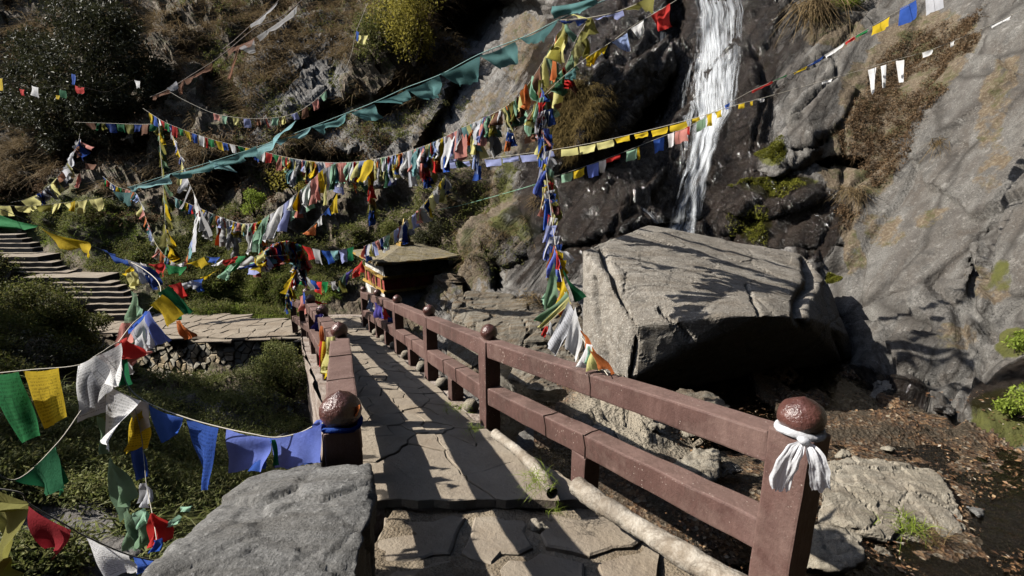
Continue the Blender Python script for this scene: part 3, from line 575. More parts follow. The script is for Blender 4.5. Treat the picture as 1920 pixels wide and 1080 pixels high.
# flat worn stones in the lower entrance
rs = np.random.RandomState(9)
ent_s = [(-.55,2.75),(-.1,2.7),(.42,2.78),(.2,2.35),(-.4,2.25),(.62,2.3),(-.15,1.9),(.45,1.8),(-.6,1.8)]
for k, (x, y) in enumerate(ent_s):
    S = np.array(ent_s); c = vcell(S, k, [(-.85, 1.4), (.9, 1.4), (.85, 2.98), (-.85, 2.98)])
    if c: stone('paving_stone', refine(np.array(c), .1, .05, 3), lambda u, v, h: (u, v, zdeck(v) - .09 + h), .004 + .014 * rs.rand(), M_pave, bridge, .015, .045, -.06, .03)

# ---------------------------------------------------------------- railings
def paint(name, wear):
    b = NB(name); n1 = b.noise(5, 6, .7); n2 = b.noise(60, 4, .7); st = b.noise(14, 5, .7, b.mapping((0, 0, 0), (1, 1, .25)))
    c = b.mix(b.ramp(n1, [(.35, 0), (.65, 1)]), (.056,.026,.021), (.092,.048,.039)); c = b.mix(b.ramp(st, [(.5, 0), (.8, .5)]), c, (.17,.10,.085))
    c = b.mix(b.ramp(b.math('ADD', b.math('MULTIPLY', n1, .75), b.math('MULTIPLY', n2, .25)), [(.655 - wear, 0), (.675 - wear, 1)]), c, (.38,.31,.26))
    g = b.n.new('ShaderNodeNewGeometry'); c = b.mix(b.math('MULTIPLY', b.ramp(g.outputs['Pointiness'], [(.52, 0), (.60, 1)]), .5), c, (.25,.16,.14))
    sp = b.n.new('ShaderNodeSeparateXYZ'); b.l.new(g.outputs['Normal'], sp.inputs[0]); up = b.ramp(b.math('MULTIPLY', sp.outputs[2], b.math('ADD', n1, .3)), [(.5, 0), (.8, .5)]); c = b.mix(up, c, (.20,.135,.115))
    ch = b.math('MULTIPLY', b.ramp(b.vor(38), [(.10, 1), (.16, 0)]), b.ramp(b.noise(3.1, 4), [(.46, 0), (.56, 1)])); c = b.mix(ch, c, (.40,.34,.29))
    c = b.mix(b.math('MULTIPLY', b.ramp(b.noise(2.2, 6, .75), [(.48, 0), (.60, 1)]), .75), c, (.040,.024,.019)); c = b.mix(b.math('MULTIPLY', b.ramp(b.noise(1.1, 5, .8), [(.50, 0), (.62, 1)]), .6), c, (.20,.125,.105))
    return b.set(Base_Color=c, Roughness=.6, Normal=b.bump(n2, .003, 1, b.bump(st, .006)), Specular_IOR_Level=.35)
M_paint = paint('brown_paint', 0.0); M_paintw = paint('worn_brown_paint', .05)
b = NB('glossy_brown_paint'); n = b.noise(9, 5, .7); n2 = b.noise(60, 4)
M_ball = b.set(Base_Color=b.mix(b.ramp(n, [(.4, 0), (.62, 1)]), (.055,.020,.016), (.11,.045,.036)), Roughness=.3, Normal=b.bump(n2, .006, 1, b.bump(n, .01)), Specular_IOR_Level=.6)
M_wire = NB('rusty_wire').set(Base_Color=(.035,.02,.015), Roughness=.8)
def rod(A, B, side_w, h, name, m, parent, bev=.012, seed=0): 
    bm, u = beam(A, B, side_w, h, bev); return bm_obj(name, bm, m, parent, .004, False, seed)
def upright(c, top, bot, w, d, name, m, parent, ang, bev=.012, seed=0, lean=(0, 0)):
    bm = bmesh.new(); bmesh.ops.create_cube(bm, size=1); cs, sn = math.cos(ang), math.sin(ang)
    for v in bm.verts:
        x, y, z = v.co.x * w, v.co.y * d, v.co.z
        k = 0 if z < 0 else 1; v.co = Vector((c[0] + x * cs - y * sn + lean[0] * k, c[1] + x * sn + y * cs + lean[1] * k, top if z > 0 else bot))
    bmesh.ops.bevel(bm, geom=bm.edges[:], offset=bev, segments=2, affect='EDGES', profile=.6)
    hh = top - bot
    for k in range(1, int(hh / .12)): bmesh.ops.bisect_plane(bm, geom=bm.verts[:] + bm.edges[:] + bm.faces[:], plane_co=(0, 0, bot + hh * k / int(hh / .12)), plane_no=(0, 0, 1))
    return bm_obj(name, bm, m, parent, .004, False, seed)
def finial(c, r, parent, squash=.92, seed=0):
    prof = [(.0, -.95), (.62, -.93), (.70, -.88), (.68, -.80), (.80, -.62), (.95, -.35), (1.0, -.05), (.96, .25), (.80, .55), (.52, .80), (.22, .96), (.07, 1.05), (0, 1.07)]
    V = []; Fc = []; n = 28
    for q, z in prof:
        for k in range(n): a = 2 * math.pi * k / n; V.append((c[0] + q * r * math.cos(a), c[1] + q * r * math.sin(a), c[2] + z * r * squash))
    for i in range(len(prof) - 1):
        for k in range(n): Fc.append((i * n + k, i * n + (k + 1) % n, (i + 1) * n + (k + 1) % n, (i + 1) * n + k))
    V = np.array(V); V += .04 * r * np.stack([fbm(V * 3 / r * .4, seed), fbm(V * 3 / r * .4 + 5, seed), fbm(V * 3 / r * .4 + 9, seed)], -1)
    return link('finial', mesh_np('finial', V, Fc), M_ball, parent)
def wire_loop(p, t, w, h, parent, r=.004, sag=.01):
    s = t.cross(Vector((0, 0, 1))).normalized(); u = s.cross(t).normalized(); P = []
    for a, c in [(-1, 0), (0, 0), (1, 0), (1, -.5), (1, -1), (0, -1), (-1, -1), (-1, -.5), (-1, 0)]:
        P.append(p + s * a * (w / 2 + .004) + u * (c * h + (.004 if c == 0 else -.004 if c == -1 else 0)) + t * random.uniform(-sag, sag))
    V, Fc = tube(P, r, 5); return link('wire_loop', mesh_np('wire_loop', V, Fc), M_wire, parent)
rr_ = empty('bridge_railing', base(RW[2]), 'right hand brown railing of the bridge with a white scarf on its near post', 'railing', 'brown railings of the footbridge')
RWID, RHT = .135, .155
def tri(A, B): return (B - A).normalized()
balls = {1: .100, 2: .080, 3: .082, 4: .078, 5: .082, 6: .075}
for i in range(1, 7):
    p = RW[i]; t = tri(RW[i], RW[min(i + 1, 6)]) if i < 6 else tri(RW[5], RW[6]); ang = math.atan2(t.y, t.x) - math.pi / 2
    big = i == 1; w_ = .165 if big else .15
    bot = zdeck(p.y) - (.35 if big else .2)
    po = upright((p.x, p.y), p.z + (.015 if big else .008), bot, w_, w_ * (1.15 if big else 1.2), 'post', M_paint, rr_, ang, .012, i, (.02, 0) if big else (0, 0))
    rb = balls[i]; finial((p.x + (.02 if big else 0), p.y, p.z + rb * .88), rb, po, .84 if big else .95, i)
near_split = RW[2] + (RW[1] - RW[2]) * .5
for i in range(1, 6):
    A, B = RW[i], RW[i + 1]; t = tri(A, B); off = .065 if i > 1 else .085
    a, c_ = A + t * off, B - t * .065
    rod(a, c_, RWID, RHT, 'top_rail', M_paintw if i == 1 else M_paint, rr_, .012, i)
    dz = Vector((0, 0, .455)); lo = rod(a - dz, c_ - dz, RWID * 1.05, .165, 'lower_rail', M_paint, rr_, .012, i + 10)
    hw = [.5] if i > 0 else []
    for hfr in hw:
        q = A + (B - A) * hfr; upright((q.x, q.y), q.z - .455 - .165 + .002, zdeck(q.y) - .15, .145, .15, 'short_post', M_paint, rr_, math.atan2(t.y, t.x) - math.pi / 2, .012, i + 20)
        for s_ in ((-.06, .42) if i == 1 else (-.25, .25)):
            wire_loop(q - dz + t * s_, t, RWID * 1.05, .165, rr_)
    if i == 1: wire_loop(A + (B - A) * .47, t, RWID, RHT, rr_, .003)
    if i > 1:        # small stone plinths under the lower rail
        for fr in (.25, .75):
            q = A + (B - A) * fr; 
            bm = bmesh.new(); bmesh.ops.create_icosphere(bm, subdivisions=3, radius=.085)
            for v in bm.verts: v.co = Vector((v.co.x, v.co.y, max(-.07, min(.07, v.co.z)))) + Vector((q.x, q.y, zdeck(q.y) + .03))
            bm_obj('footing_stone', bm, M_tan, rr_, .015, True, i)
ll_ = empty('bridge_railing', base(LW[1]), 'left hand brown railing of the bridge, hung with coloured scarves', 'railing', 'brown railings of the footbridge')
lb = [.093, .078, .082, .08, .08]
LDIR0 = tri(LW[0], LW[1])
for i in range(5):
    p = LW[i]; t = tri(LW[i], LW[i + 1]) if i < 4 else tri(LW[3], LW[4]); ang = math.atan2(t.y, t.x) - math.pi / 2
    w_ = .16 if i == 0 else .14
    po = upright((p.x, p.y), p.z + .012, zdeck(p.y) - .6, w_, w_, 'post', M_paint, ll_, ang, .012, i + 40)
    finial((p.x, p.y, p.z + lb[i] * .9), lb[i], po, .95, i + 7)
    if i < 4:
        A, B = LW[i], LW[i + 1]; t = tri(A, B); a, c_ = A + t * .085, B - t * .07
        rod(a, c_, .17 if i == 0 else .15, RHT, 'top_rail', M_paint, ll_, .012, i + 50)
        dz = Vector((0, 0, .455)); rod(a - dz, c_ - dz, .14, .16, 'lower_rail', M_paint, ll_, .012, i + 60)
        for s_ in (.35, .65): wire_loop(A + (B - A) * s_, t, .15, RHT, ll_)
        q = A + (B - A) * .5; upright((q.x, q.y), q.z - .61, zdeck(q.y) - .2, .12, .12, 'short_post', M_paint, ll_, ang, .012, i + 70)
# far end return of the left railing
fr = empty('bridge_railing', U(551,622,12.6), 'short brown railing turning left at the far end of the bridge', 'railing', 'brown railings of the footbridge')
A, B = U(548,560,12.4), U(583,573,9.6)
for q, k in ((A, 0),): upright((q.x, q.y), q.z, q.z - .85, .13, .13, 'post', M_paint, fr, .3, .012, 80)
q = A + (B - A) * .55; upright((q.x, q.y), q.z - .01, q.z - .9, .12, .12, 'post', M_paint, fr, .3, .012, 81)
rod(A + (B - A) * .03, A + (B - A) * .97, .13, .14, 'top_rail', M_paint, fr, .012, 82); dz = Vector((0, 0, .42)); rod(A + (B - A) * .03 - dz, A + (B - A) * .97 - dz, .12, .13, 'lower_rail', M_paint, fr, .012, 83)
# outer face wall of the bridge on the left
V = []; Fc = []; ys = np.linspace(2.6, 13, 50)
for y in ys:
    for k in range(8): V.append((xl(y) - .20 + .02 * k / 7, y, zdeck(y) - .03 - k / 7 * 1.5))
for i in range(49):
    for k in range(7): Fc.append((i * 8 + k, i * 8 + k + 1, (i + 1) * 8 + k + 1, (i + 1) * 8 + k))
V = np.array(V); V[:, 0] += .03 * fbm(V * 3, 6, 4); link('side_wall', mesh_np('side_wall', V, Fc), M_render, bridge)
# white scarf on the near post
b = NB('white_silk'); n = b.noise(40, 3); w_ = b.noise(7, 4); b.set(Base_Color=(.78,.79,.82), Roughness=.55, Normal=b.bump(w_, .02)); t_ = b.n.new('ShaderNodeBsdfTranslucent'); t_.inputs[0].default_value = (.8,.8,.82,1); m_ = b.n.new('ShaderNodeMixShader'); m_.inputs[0].default_value = .45; b.l.new(b.p.outputs[0], m_.inputs[1]); b.l.new(t_.outputs[0], m_.inputs[2]); b.l.new(m_.outputs[0], b.out.inputs[0]); M_silk = b.m
sc = empty('scarf', U(1500,840,2.2), 'white silk scarf knotted round the near right post under its ball', 'scarf')
def cloth_strip(name, rows, m, parent, folds=4, amp=.012, nu=15, seed=0, step=5):
    """rows: [(centre Vector, half width, facing Vector)]"""
    C_ = spline([r[0] for r in rows], step); hw = np.interp(np.linspace(0, len(rows) - 1, len(C_)), range(len(rows)), [r[1] for r in rows])
    side = rows[0][2].normalized(); V = []
    for i, c in enumerate(C_):
        t = (C_[min(i + 1, len(C_) - 1)] - C_[max(i - 1, 0)]).normalized(); s = (side - t * side.dot(t)).normalized(); nn = s.cross(t)
        for k in range(nu):
            u = k / (nu - 1) * 2 - 1; ph = seed + i * .18; a = amp * min(1, hw[i] / .03)
            q_ = np.array([u * folds * (1.2 - .3 * i / len(C_)), i * .07, seed * 3.1]); fo = 1.6 * float(vnoise(q_, seed)) + .8 * float(vnoise(q_ * 2.7, seed + 3)) + .3 * float(vnoise(q_ * [6, 4, 1], seed + 5)); V.append(c + s * u * hw[i] * (1 + .10 * float(vnoise(np.array([i * .4, u, 2.]), seed))) + nn * a * fo + t * .012 * float(vnoise(np.array([u * 4, 9., seed]), 1)) * i / len(C_))
    n = len(C_); Fc = [(i * nu + k, i * nu + k + 1, (i + 1) * nu + k + 1, (i + 1) * nu + k) for i in range(n - 1) for k in range(nu - 1)]
    return link(name, mesh_np(name, V, Fc), m, parent)
S_ = Vector((1, -.25, 0))
cloth_strip('tail', [(U(1506,826,2.13),.010,S_),(U(1492,842,2.10),.030,S_),(U(1476,872,2.10),.046,S_),(U(1464,900,2.12),.044,S_),(U(1462,918,2.13),.034,S_)], M_silk, sc, 1.5, .009, 31, 1)
cloth_strip('tail', [(U(1509,826,2.12),.010,S_),(U(1524,845,2.08),.028,S_),(U(1535,872,2.06),.038,S_),(U(1538,900,2.06),.040,S_),(U(1541,922,2.07),.034,S_)], M_silk, sc, 1.4, .008, 31, 4)
zc = RW[1].z + .018; cx_, cy_ = RW[1].x + .02, RW[1].y
ring = [Vector((cx_ + .088 * math.cos(a), cy_ + .088 * math.sin(a), zc + .006 + .010 * math.sin(2 * a))) for a in np.linspace(0, 2 * math.pi, 25)]
V, Fc = tube(ring, .017, 10); link('band', mesh_np('band', np.array(V) + .004 * fbm(np.array(V) * 30, 2)[:, None], Fc), M_silk, sc)
V, Fc = tube([U(1497,822,2.12), U(1503,825,2.10), U(1511,828,2.10), U(1517,826,2.12)], [.008,.018,.018,.008], 10); link('knot', mesh_np('knot', V, Fc), M_silk, sc)

# ---------------------------------------------------------------- old wrapped pipe along the right edge
b = NB('cracked_pipe_wrap'); n = b.noise(7, 6, .75); n2 = b.noise(30, 5)
pc = b.mix(b.ramp(n, [(.4, 0), (.65, 1)]), (.20,.165,.125), (.40,.365,.31)); pc = b.mix(b.math('MULTIPLY', b.ramp(b.noise(2.6, 6, .8, dist=1.2), [(.50, 0), (.60, 1)]), .6), pc, (.12,.095,.07))
M_pipe = b.set(Base_Color=pc, Roughness=.85, Normal=b.bump(b.noise(11, 5, .6), .02, 1, b.bump(n2, .01)))
pipe = empty('wrapped_pipe', U(1200,1000,2.9), 'old pale pipe in cracked wrapping lying along the foot of the right railing', 'pipe')
def crumple(pts, r, seed):
    P_ = spline(pts, 14); V, Fc = tube(P_, r, 18); V = np.array([v[:] for v in V]); c = np.repeat(np.array([p[:] for p in P_]), 18, 0); d = V - c
    ringn = np.repeat(np.arange(len(P_)), 18); f = 1 + .16 * vnoise(V * 6, seed) + .035 * np.sin(ringn * .8 + vnoise(V * 3, seed) * 9) + .06 * vnoise(V * 18, seed + 4) + .05 * vnoise(V * 30, seed)
    return c + d * f[:, None], Fc
V, Fc = crumple([U(928,812,4.25), U(975,850,3.85), U(1015,890,3.55), U(1035,925,3.3)], .04, 2); link('pipe_length', mesh_np('pipe_length', V, Fc), M_pipe, pipe)
V, Fc = crumple([U(1082,912,3.25), U(1140,952,3.02), U(1225,1005,2.76), U(1325,1065,2.48), U(1440,1132,2.22)], .060, 5); link('pipe_length', mesh_np('pipe_length', V, Fc), M_pipe, pipe)
# terracotta shards
M_terra = NB('terracotta'); n = M_terra.noise(12, 5); M_terra = M_terra.set(Base_Color=M_terra.mix(n, (.20,.09,.06), (.32,.17,.12)), Roughness=.9, Normal=M_terra.bump(n, .01))
sh = empty('broken_brick', U(1205,870,4.6), 'broken terracotta slab on the sandy slope behind the lower rail', 'brick')
for q in ([(1178,845,4.7),(1215,848,4.75),(1240,862,4.7),(1228,868,4.55),(1183,862,4.55)], [(1205,858,4.6),(1240,865,4.6),(1238,895,4.45),(1208,886,4.45)]):
    bm = bmesh.new(); vs = [bm.verts.new(U(*p)) for p in q]; f = bm.faces.new(vs); r = bmesh.ops.extrude_face_region(bm, geom=[f]); bmesh.ops.translate(bm, verts=[v for v in r['geom'] if isinstance(v, bmesh.types.BMVert)], vec=(.01, .03, -.03))
    bmesh.ops.recalc_face_normals(bm, faces=bm.faces[:]); bm_obj('shard', bm, M_terra, sh, .004)

# ---------------------------------------------------------------- plaza, retaining wall, stairs
ZP = -2.42
def onz(px, py, z): 
    s = (py - 540) / F * CP + SP; return U(px, py, (EYE.z - z) / s)
pl = [(165,594),(225,588),(300,592),(400,592),(470,597),(545,605),(640,612),(705,616),(705,640),(600,642),(560,628),(500,630),(430,634),(330,627),(262,621),(215,614)]
plw = [onz(x, y, ZP) for x, y in pl]
plz = empty('stone_terrace', sum(plw, Vector()) / len(plw) , 'sunlit flagstone terrace at the foot of the stairs across the gorge', 'terrace')
bm = bmesh.new(); f = bm.faces.new([bm.verts.new(v - Vector((0, 0, .03))) for v in plw]); r = bmesh.ops.extrude_face_region(bm, geom=[f]); bmesh.ops.translate(bm, verts=[v for v in r['geom'] if isinstance(v, bmesh.types.BMVert)], vec=(0, 0, -.4)); bmesh.ops.recalc_face_normals(bm, faces=bm.faces[:])
bm_obj('terrace_bed', bm, M_render, plz, 0)
poly = [np.array((v.x, v.y)) for v in plw]
def inpoly(p, poly):
    c = False; j = len(poly) - 1
    for i in range(len(poly)):
        if (poly[i][1] > p[1]) != (poly[j][1] > p[1]) and p[0] < (poly[j][0] - poly[i][0]) * (p[1] - poly[i][1]) / (poly[j][1] - poly[i][1]) + poly[i][0]: c = not c
        j = i
    return c
xs_ = [p[0] for p in poly]; ys_ = [p[1] for p in poly]; rs = np.random.RandomState(4); S = []
for gx_ in np.arange(min(xs_), max(xs_), .50):
    for gy_ in np.arange(min(ys_), max(ys_), .30):
        q = (gx_ + rs.uniform(-.2, .2), gy_ + rs.uniform(-.14, .14))
        if inpoly(q, poly): S.append(q)
S = np.array(S)
for k in range(len(S)):
    c = vcell(S, k, [S[k] + (-.5, -.35), S[k] + (.5, -.35), S[k] + (.5, .35), S[k] + (-.5, .35)])
    if c and len(c) > 2: stone('flagstone', refine(c, .2, .05, 6), lambda u, v, h: (u, v, ZP + h), rs.uniform(-.012, .012), M_pave, plz, .012, .012, -.04, .02)
# dry stone retaining wall under the terrace
b = NB('wall_stone'); n = b.noise(5, 5, .7); M_wall = b.set(Base_Color=b.mix(b.math('MULTIPLY', b.rnd(), 1.0), b.mix(n, (.36,.26,.14), (.48,.38,.24)), b.mix(n, (.26,.25,.21), (.46,.43,.36))), Roughness=.9, Normal=b.bump(n, .03))
wl = empty('retaining_wall', onz(400, 640, ZP) - Vector((0, 0, .9)), 'dry stone retaining wall carrying the front edge of the terrace', 'wall')
front = [onz(x, y, ZP) for x, y in [(215,615),(262,622),(330,628),(430,635),(500,631),(560,629)]]; seg = [0]
for a, c in zip(front, front[1:]): seg.append(seg[-1] + (c - a).length)
def wallf(u, v, h):
    i = min(len(seg) - 2, max(0, int(np.searchsorted(seg, u) - 1))); t = (u - seg[i]) / (seg[i + 1] - seg[i]); p = front[i].lerp(front[i + 1], t); d = (front[i + 1] - front[i]).normalized(); nrm = Vector((d.y, -d.x, 0))
    q = p + nrm * (h + .22 * (1 - v)); return Vector((q.x, q.y, ZP - 1.15 + v * 1.15))
Lw = seg[-1]; S = []
for r_ in np.arange(.05, .95, .095):
    x = .05 + rs.uniform(0, .1)
    while x < Lw: S.append((x, r_ + rs.uniform(-.025, .025))); x += rs.uniform(.13, .34)
S = np.array(S); rs2 = np.random.RandomState(3)
for k in range(len(S)):
    c = vcell(S, k, [(0, 0), (Lw, 0), (Lw, .955), (0, .955)])
    if c and len(c) > 2: stone('stone', refine(c, .1, .012, 8), wallf, rs2.uniform(.02, .09), M_wall, wl, .02, .010, -.08, .10)
S = np.array([(x, 1.0) for x in np.arange(.2, Lw, .5) + rs2.uniform(-.12, .12, len(np.arange(.2, Lw, .5)))])
for k in range(len(S)):
    c = vcell(S, k, [(0, .965), (Lw, .965), (Lw, 1.04), (0, 1.04)]); 
    if c and len(c) > 2: stone('capping_stone', refine(c, .15, .008, 8), wallf, .08, M_pave, wl, .02, .008, -.2, .04)
V = [wallf(u, v, -.09) for v in np.linspace(0, .99, 6) for u in np.linspace(0, Lw, 30)]; Fc = [(j * 30 + i, j * 30 + i + 1, (j + 1) * 30 + i + 1, (j + 1) * 30 + i) for j in range(5) for i in range(29)]
link('wall_core', mesh_np('wall_core', V, Fc), M_earth, wl)
# stone stairs
st = empty('stone_stairs', U(215,596,13.6), 'flight of dark stone stairs climbing the hillside on the left', 'stairs')
steps = [(200,243,592),(188,243,583),(172,243,572),(145,242,560),(128,230,550),(122,220,540),(108,207,532),(55,184,521),(38,125,511),(34,106,503),(18,96,493),(-10,70,482),(-20,67,475),(-30,60,466),(-40,55,457),(-45,40,449),(-55,30,441)]
d_ = 13.75
for k, (x0, x1, y) in enumerate(steps):
    z = U(100, y, d_).z; nd = d_ + (.55 if k in (7, 11) else .13); h = .20 if k else .2
    a, c = U(x0 - 12, y, d_), U(x1, y - 2.5 if k < 7 else y - 1, d_)
    a.z = c.z = (a.z + c.z) / 2; dep = nd - d_ + .25; bm = bmesh.new(); n = 9
    for hh, yy in ((0, 0), (0, dep), (-h, dep), (-h, .02)):
        for i in range(n + 1):
            p = a.lerp(c, i / n) + Vector((0, yy, hh)); bm.verts.new(p + Vector((0, .006 * random.uniform(-1, 1) * (yy < .1), .010 * random.uniform(-1, 1))))
    bm.verts.ensure_lookup_table()
    for q in range(4):
        for i in range(n): bm.faces.new([bm.verts[q * (n + 1) + i], bm.verts[q * (n + 1) + i + 1], bm.verts[((q + 1) % 4) * (n + 1) + i + 1], bm.verts[((q + 1) % 4) * (n + 1) + i]])
    for i in (0, n): bm.faces.new([bm.verts[q * (n + 1) + i] for q in range(4)])
    bmesh.ops.recalc_face_normals(bm, faces=bm.faces[:]); bm_obj('step', bm, M_pave if k else M_pave, st, 0)
    # rubble riser below the tread
    d_ = nd

# ---------------------------------------------------------------- shrine (water driven prayer wheel house)
def plaster(name, c1, c2, k=.5):
    b = NB(name); n = b.noise(4, 6, .75); n2 = b.noise(25, 4, .6); return b.set(Base_Color=b.mix(b.ramp(n, [(.42, 0), (.62, 1)]), c1, c2), Roughness=.9, Normal=b.bump(n2, .015, 1, b.bump(n, .03)))
M_white = plaster('old_whitewash', (.62,.60,.56), (.22,.19,.15)); M_red = plaster('red_ochre_band', (.30,.055,.04), (.13,.04,.03)); M_yel = plaster('yellow_trim', (.36,.22,.04), (.16,.10,.04)); M_dark = plaster('stained_masonry', (.07,.05,.035), (.09,.07,.05)); M_roof = rock_mat('mossy_roof', (.22,.185,.125), (.30,.26,.18), (.22,.17,.06), False, 2, .5)
M_gold = NB('aged_gilding').set(Base_Color=(.45,.33,.12), Roughness=.45, Metallic=.4)
SC = U(766, 600, 14.4); RZ = R(31); gz = ZP - .05
shr = empty('shrine', (SC.x, SC.y, gz), 'small square shrine banded in red and white, pagoda roofed, at the end of the bridge', 'shrine')
ztop = U(757, 490, 14.2).z; Ht = ztop - gz
def sbox(name, hw, z0, z1, m, taper=0, seed=0, bev=.02, parent=None, hole=False, nseg=6):
    bm = bmesh.new(); bmesh.ops.create_cube(bm, size=1); bmesh.ops.subdivide_edges(bm, edges=bm.edges[:], cuts=nseg, use_grid_fill=True)
    cs, sn = math.cos(RZ), math.sin(RZ)
    for v in bm.verts:
        f = hw - taper * (v.co.z + .5); x, y = v.co.x * 2 * f, v.co.y * 2 * f; v.co = Vector((SC.x + x * cs - y * sn, SC.y + x * sn + y * cs, gz + z0 + (v.co.z + .5) * (z1 - z0)))
    return bm_obj(name, bm, m, parent or shr, .012, False, seed)
px2m = 14.2 / 960 * 1.0
def zy(py): return U(757, py - 8, 14.2).z - gz
W_ = .91
sbox('wall', W_, -.4, zy(558), M_white, .01); sbox('wall', W_ * .985, zy(558), zy(537), M_white, .0, 2)
sbox('ledge', W_ * 1.05, zy(537), zy(533), M_yel, .02, 3); sbox('red_band', W_ * .99, zy(533), zy(512), M_red, 0, 4)
sbox('ledge', W_ * 1.06, zy(512), zy(508), M_yel, .02, 5); sbox('wall', W_ * .97, zy(508), zy(490), M_white, 0, 6)
# corner pilasters of the red band
cs, sn = math.cos(RZ), math.sin(RZ)
def sp_(x, y, z): return Vector((SC.x + x * cs - y * sn, SC.y + x * sn + y * cs, gz + z))
for fx in (-.75, -.25, .25, .75):
    bm = bmesh.new(); bmesh.ops.create_cube(bm, size=1)
    for v in bm.verts: v.co = sp_(-W_ * 1.0 + v.co.x * .03, fx * W_ + v.co.y * .06, (zy(512) + zy(533)) / 2 + v.co.z * (zy(512) - zy(533)) * .96)
    bm_obj('panel_frame', bm, M_yel, shr, .004)
# door of the left face
bm = bmesh.new(); bmesh.ops.create_cube(bm, size=1)
for v in bm.verts: v.co = sp_(-W_ - .015 + v.co.x * .05, -.05 + v.co.y * .5, (zy(541) + zy(600)) / 2 + v.co.z * (zy(541) - zy(600)))
dr = bm_obj('door', bm, M_dark, shr, .003)
# roof: shallow flared pyramid with thick eaves and stone courses
RWd = 1.13; apex = zy(464) ; eave = zy(483); V = []; Fc = []; prof = [(0, 0.0), (.12, .0), (.25, -.12), (.45, -.36), (.7, -.62), (.88, -.83), (1.0, -.93), (1.0, -1.08), (.84, -1.05)]
nside = 8
for q, z in prof:
    ring_ = []
    for s_ in range(4):
        for k in range(nside):
            u = k / nside * 2 - 1; x, y = [(u, -1), (1, u), (-u, 1), (-1, -u)][s_]
            ring_.append((x * q * RWd, y * q * RWd, apex + z * (apex - eave) + .02 * q * (u * u) * 2))
    V += [sp_(*r_) for r_ in ring_]
nr_ = nside * 4
for i in range(len(prof) - 1):
    for k in range(nr_): Fc.append((i * nr_ + k, i * nr_ + (k + 1) % nr_, (i + 1) * nr_ + (k + 1) % nr_, (i + 1) * nr_ + k))
V = np.array(V); V += .018 * np.stack([fbm(V * 4, 1), fbm(V * 4 + 7, 2), fbm(V * 4 + 3, 3)], -1)
rf = link('roof', mesh_np('roof', V, Fc, False), M_roof, shr)
for s_ in range(4):
    for k in range(6):
        u = (k + .5) / 6 * 2 - 1; a = [(u, -1), (1, u), (-u, 1), (-1, -u)][s_]; d2 = [(1, 0), (0, 1), (-1, 0), (0, -1)][s_]
        bm = bmesh.new(); bmesh.ops.create_cube(bm, size=1)
        for v in bm.verts: l_ = v.co.x * RWd / 3.1; o_ = v.co.y * .05 + 1.0 * RWd; v.co = sp_(a[0] * RWd + d2[0] * l_ + (a[0] / max(abs(a[0]), 1e-6) * v.co.y * .05 if abs(a[0]) == 1 else 0), a[1] * RWd + d2[1] * l_ + (a[1] * v.co.y * .05 if abs(a[1]) == 1 else 0), apex - .99 * (apex - eave) + v.co.z * .05)
        bm_obj('eave_tile', bm, M_yel if s_ in (0, 3) and k % 2 == 0 else M_roof, rf, .008, False, k)
def lathe(name, prof, m, parent, c, n=20):
    V = []; Fc = []
    for q, z in prof:
        for k in range(n): a = 2 * math.pi * k / n; V.append((c[0] + q * math.cos(a), c[1] + q * math.sin(a), c[2] + z))
    for i in range(len(prof) - 1):
        for k in range(n): Fc.append((i * n + k, i * n + (k + 1) % n, (i + 1) * n + (k + 1) % n, (i + 1) * n + k))
    return link(name, mesh_np(name, V, Fc), m, parent)
tp = sp_(0, 0, apex)
sbox('finial_base', .20, apex - .04, apex + .09, M_yel, .02, 9, nseg=2)
lathe('finial_bell', [(0,.09),(.15,.09),(.16,.15),(.12,.22),(.15,.27),(.13,.36),(.06,.40),(.0,.41)], plaster('pale_stone', (.42,.38,.30), (.28,.24,.18)), shr, tp)
lathe('finial_spire', [(0,.38),(.075,.39),(.08,.44),(.05,.50),(.06,.53),(.03,.60),(.012,.70),(0,.71)], M_gold, shr, tp)
# ---------------------------------------------------------------- vegetation
def leafmat(name, c1, c2, tr=.35, rough=.55, dry=None):
    b = NB(name); n = b.noise(1.7, 4, .7); n2 = b.noise(17, 2); c = b.mix(b.ramp(n, [(.35, 0), (.65, 1)]), c1, c2); c = b.mix(b.ramp(n2, [(.4, 0), (.65, .7)]), c, tuple(x * 1.5 for x in c2) if not dry else dry)
    b.set(Base_Color=c, Roughness=rough, Specular_IOR_Level=.12); t = b.n.new('ShaderNodeBsdfTranslucent'); b.l.new(c, t.inputs[0]); m = b.n.new('ShaderNodeMixShader'); m.inputs[0].default_value = tr
    b.l.new(b.p.outputs[0], m.inputs[1]); b.l.new(t.outputs[0], m.inputs[2]); b.l.new(m.outputs[0], b.out.inputs[0]); return b.m
L_green = leafmat('scrub_leaves', (.042,.060,.014), (.15,.185,.036), .4, .6, (.26,.22,.09)); L_dark = leafmat('dark_glossy_leaves', (.018,.024,.008), (.050,.055,.020), .2, .45, (.09,.085,.05))
L_dry = leafmat('dry_grass', (.095,.062,.03), (.20,.14,.07), .3, .8, (.30,.225,.12)); L_bright = leafmat('fresh_green', (.10,.15,.016), (.24,.30,.05), .45); L_yel = leafmat('yellowing_leaves', (.16,.14,.03), (.30,.26,.05), .4)
L_brown = leafmat('withered_brush', (.08,.045,.024), (.155,.095,.05), .2, .9, (.24,.17,.10)); L_moss = leafmat('moss', (.09,.095,.012), (.20,.20,.03), .2, .9); L_fern = leafmat('fern_fronds', (.055,.075,.018), (.17,.20,.05), .4, .6, (.28,.26,.12))
M_bark = NB('bark'); n = M_bark.noise(8, 5); M_bark = M_bark.set(Base_Color=M_bark.mix(n, (.05,.035,.025), (.12,.09,.065)), Roughness=.95, Normal=M_bark.bump(n, .03))
UP = np.array([0, 0, 1.])
def unit(v): return v / (np.linalg.norm(v, axis=-1, keepdims=True) + 1e-9)
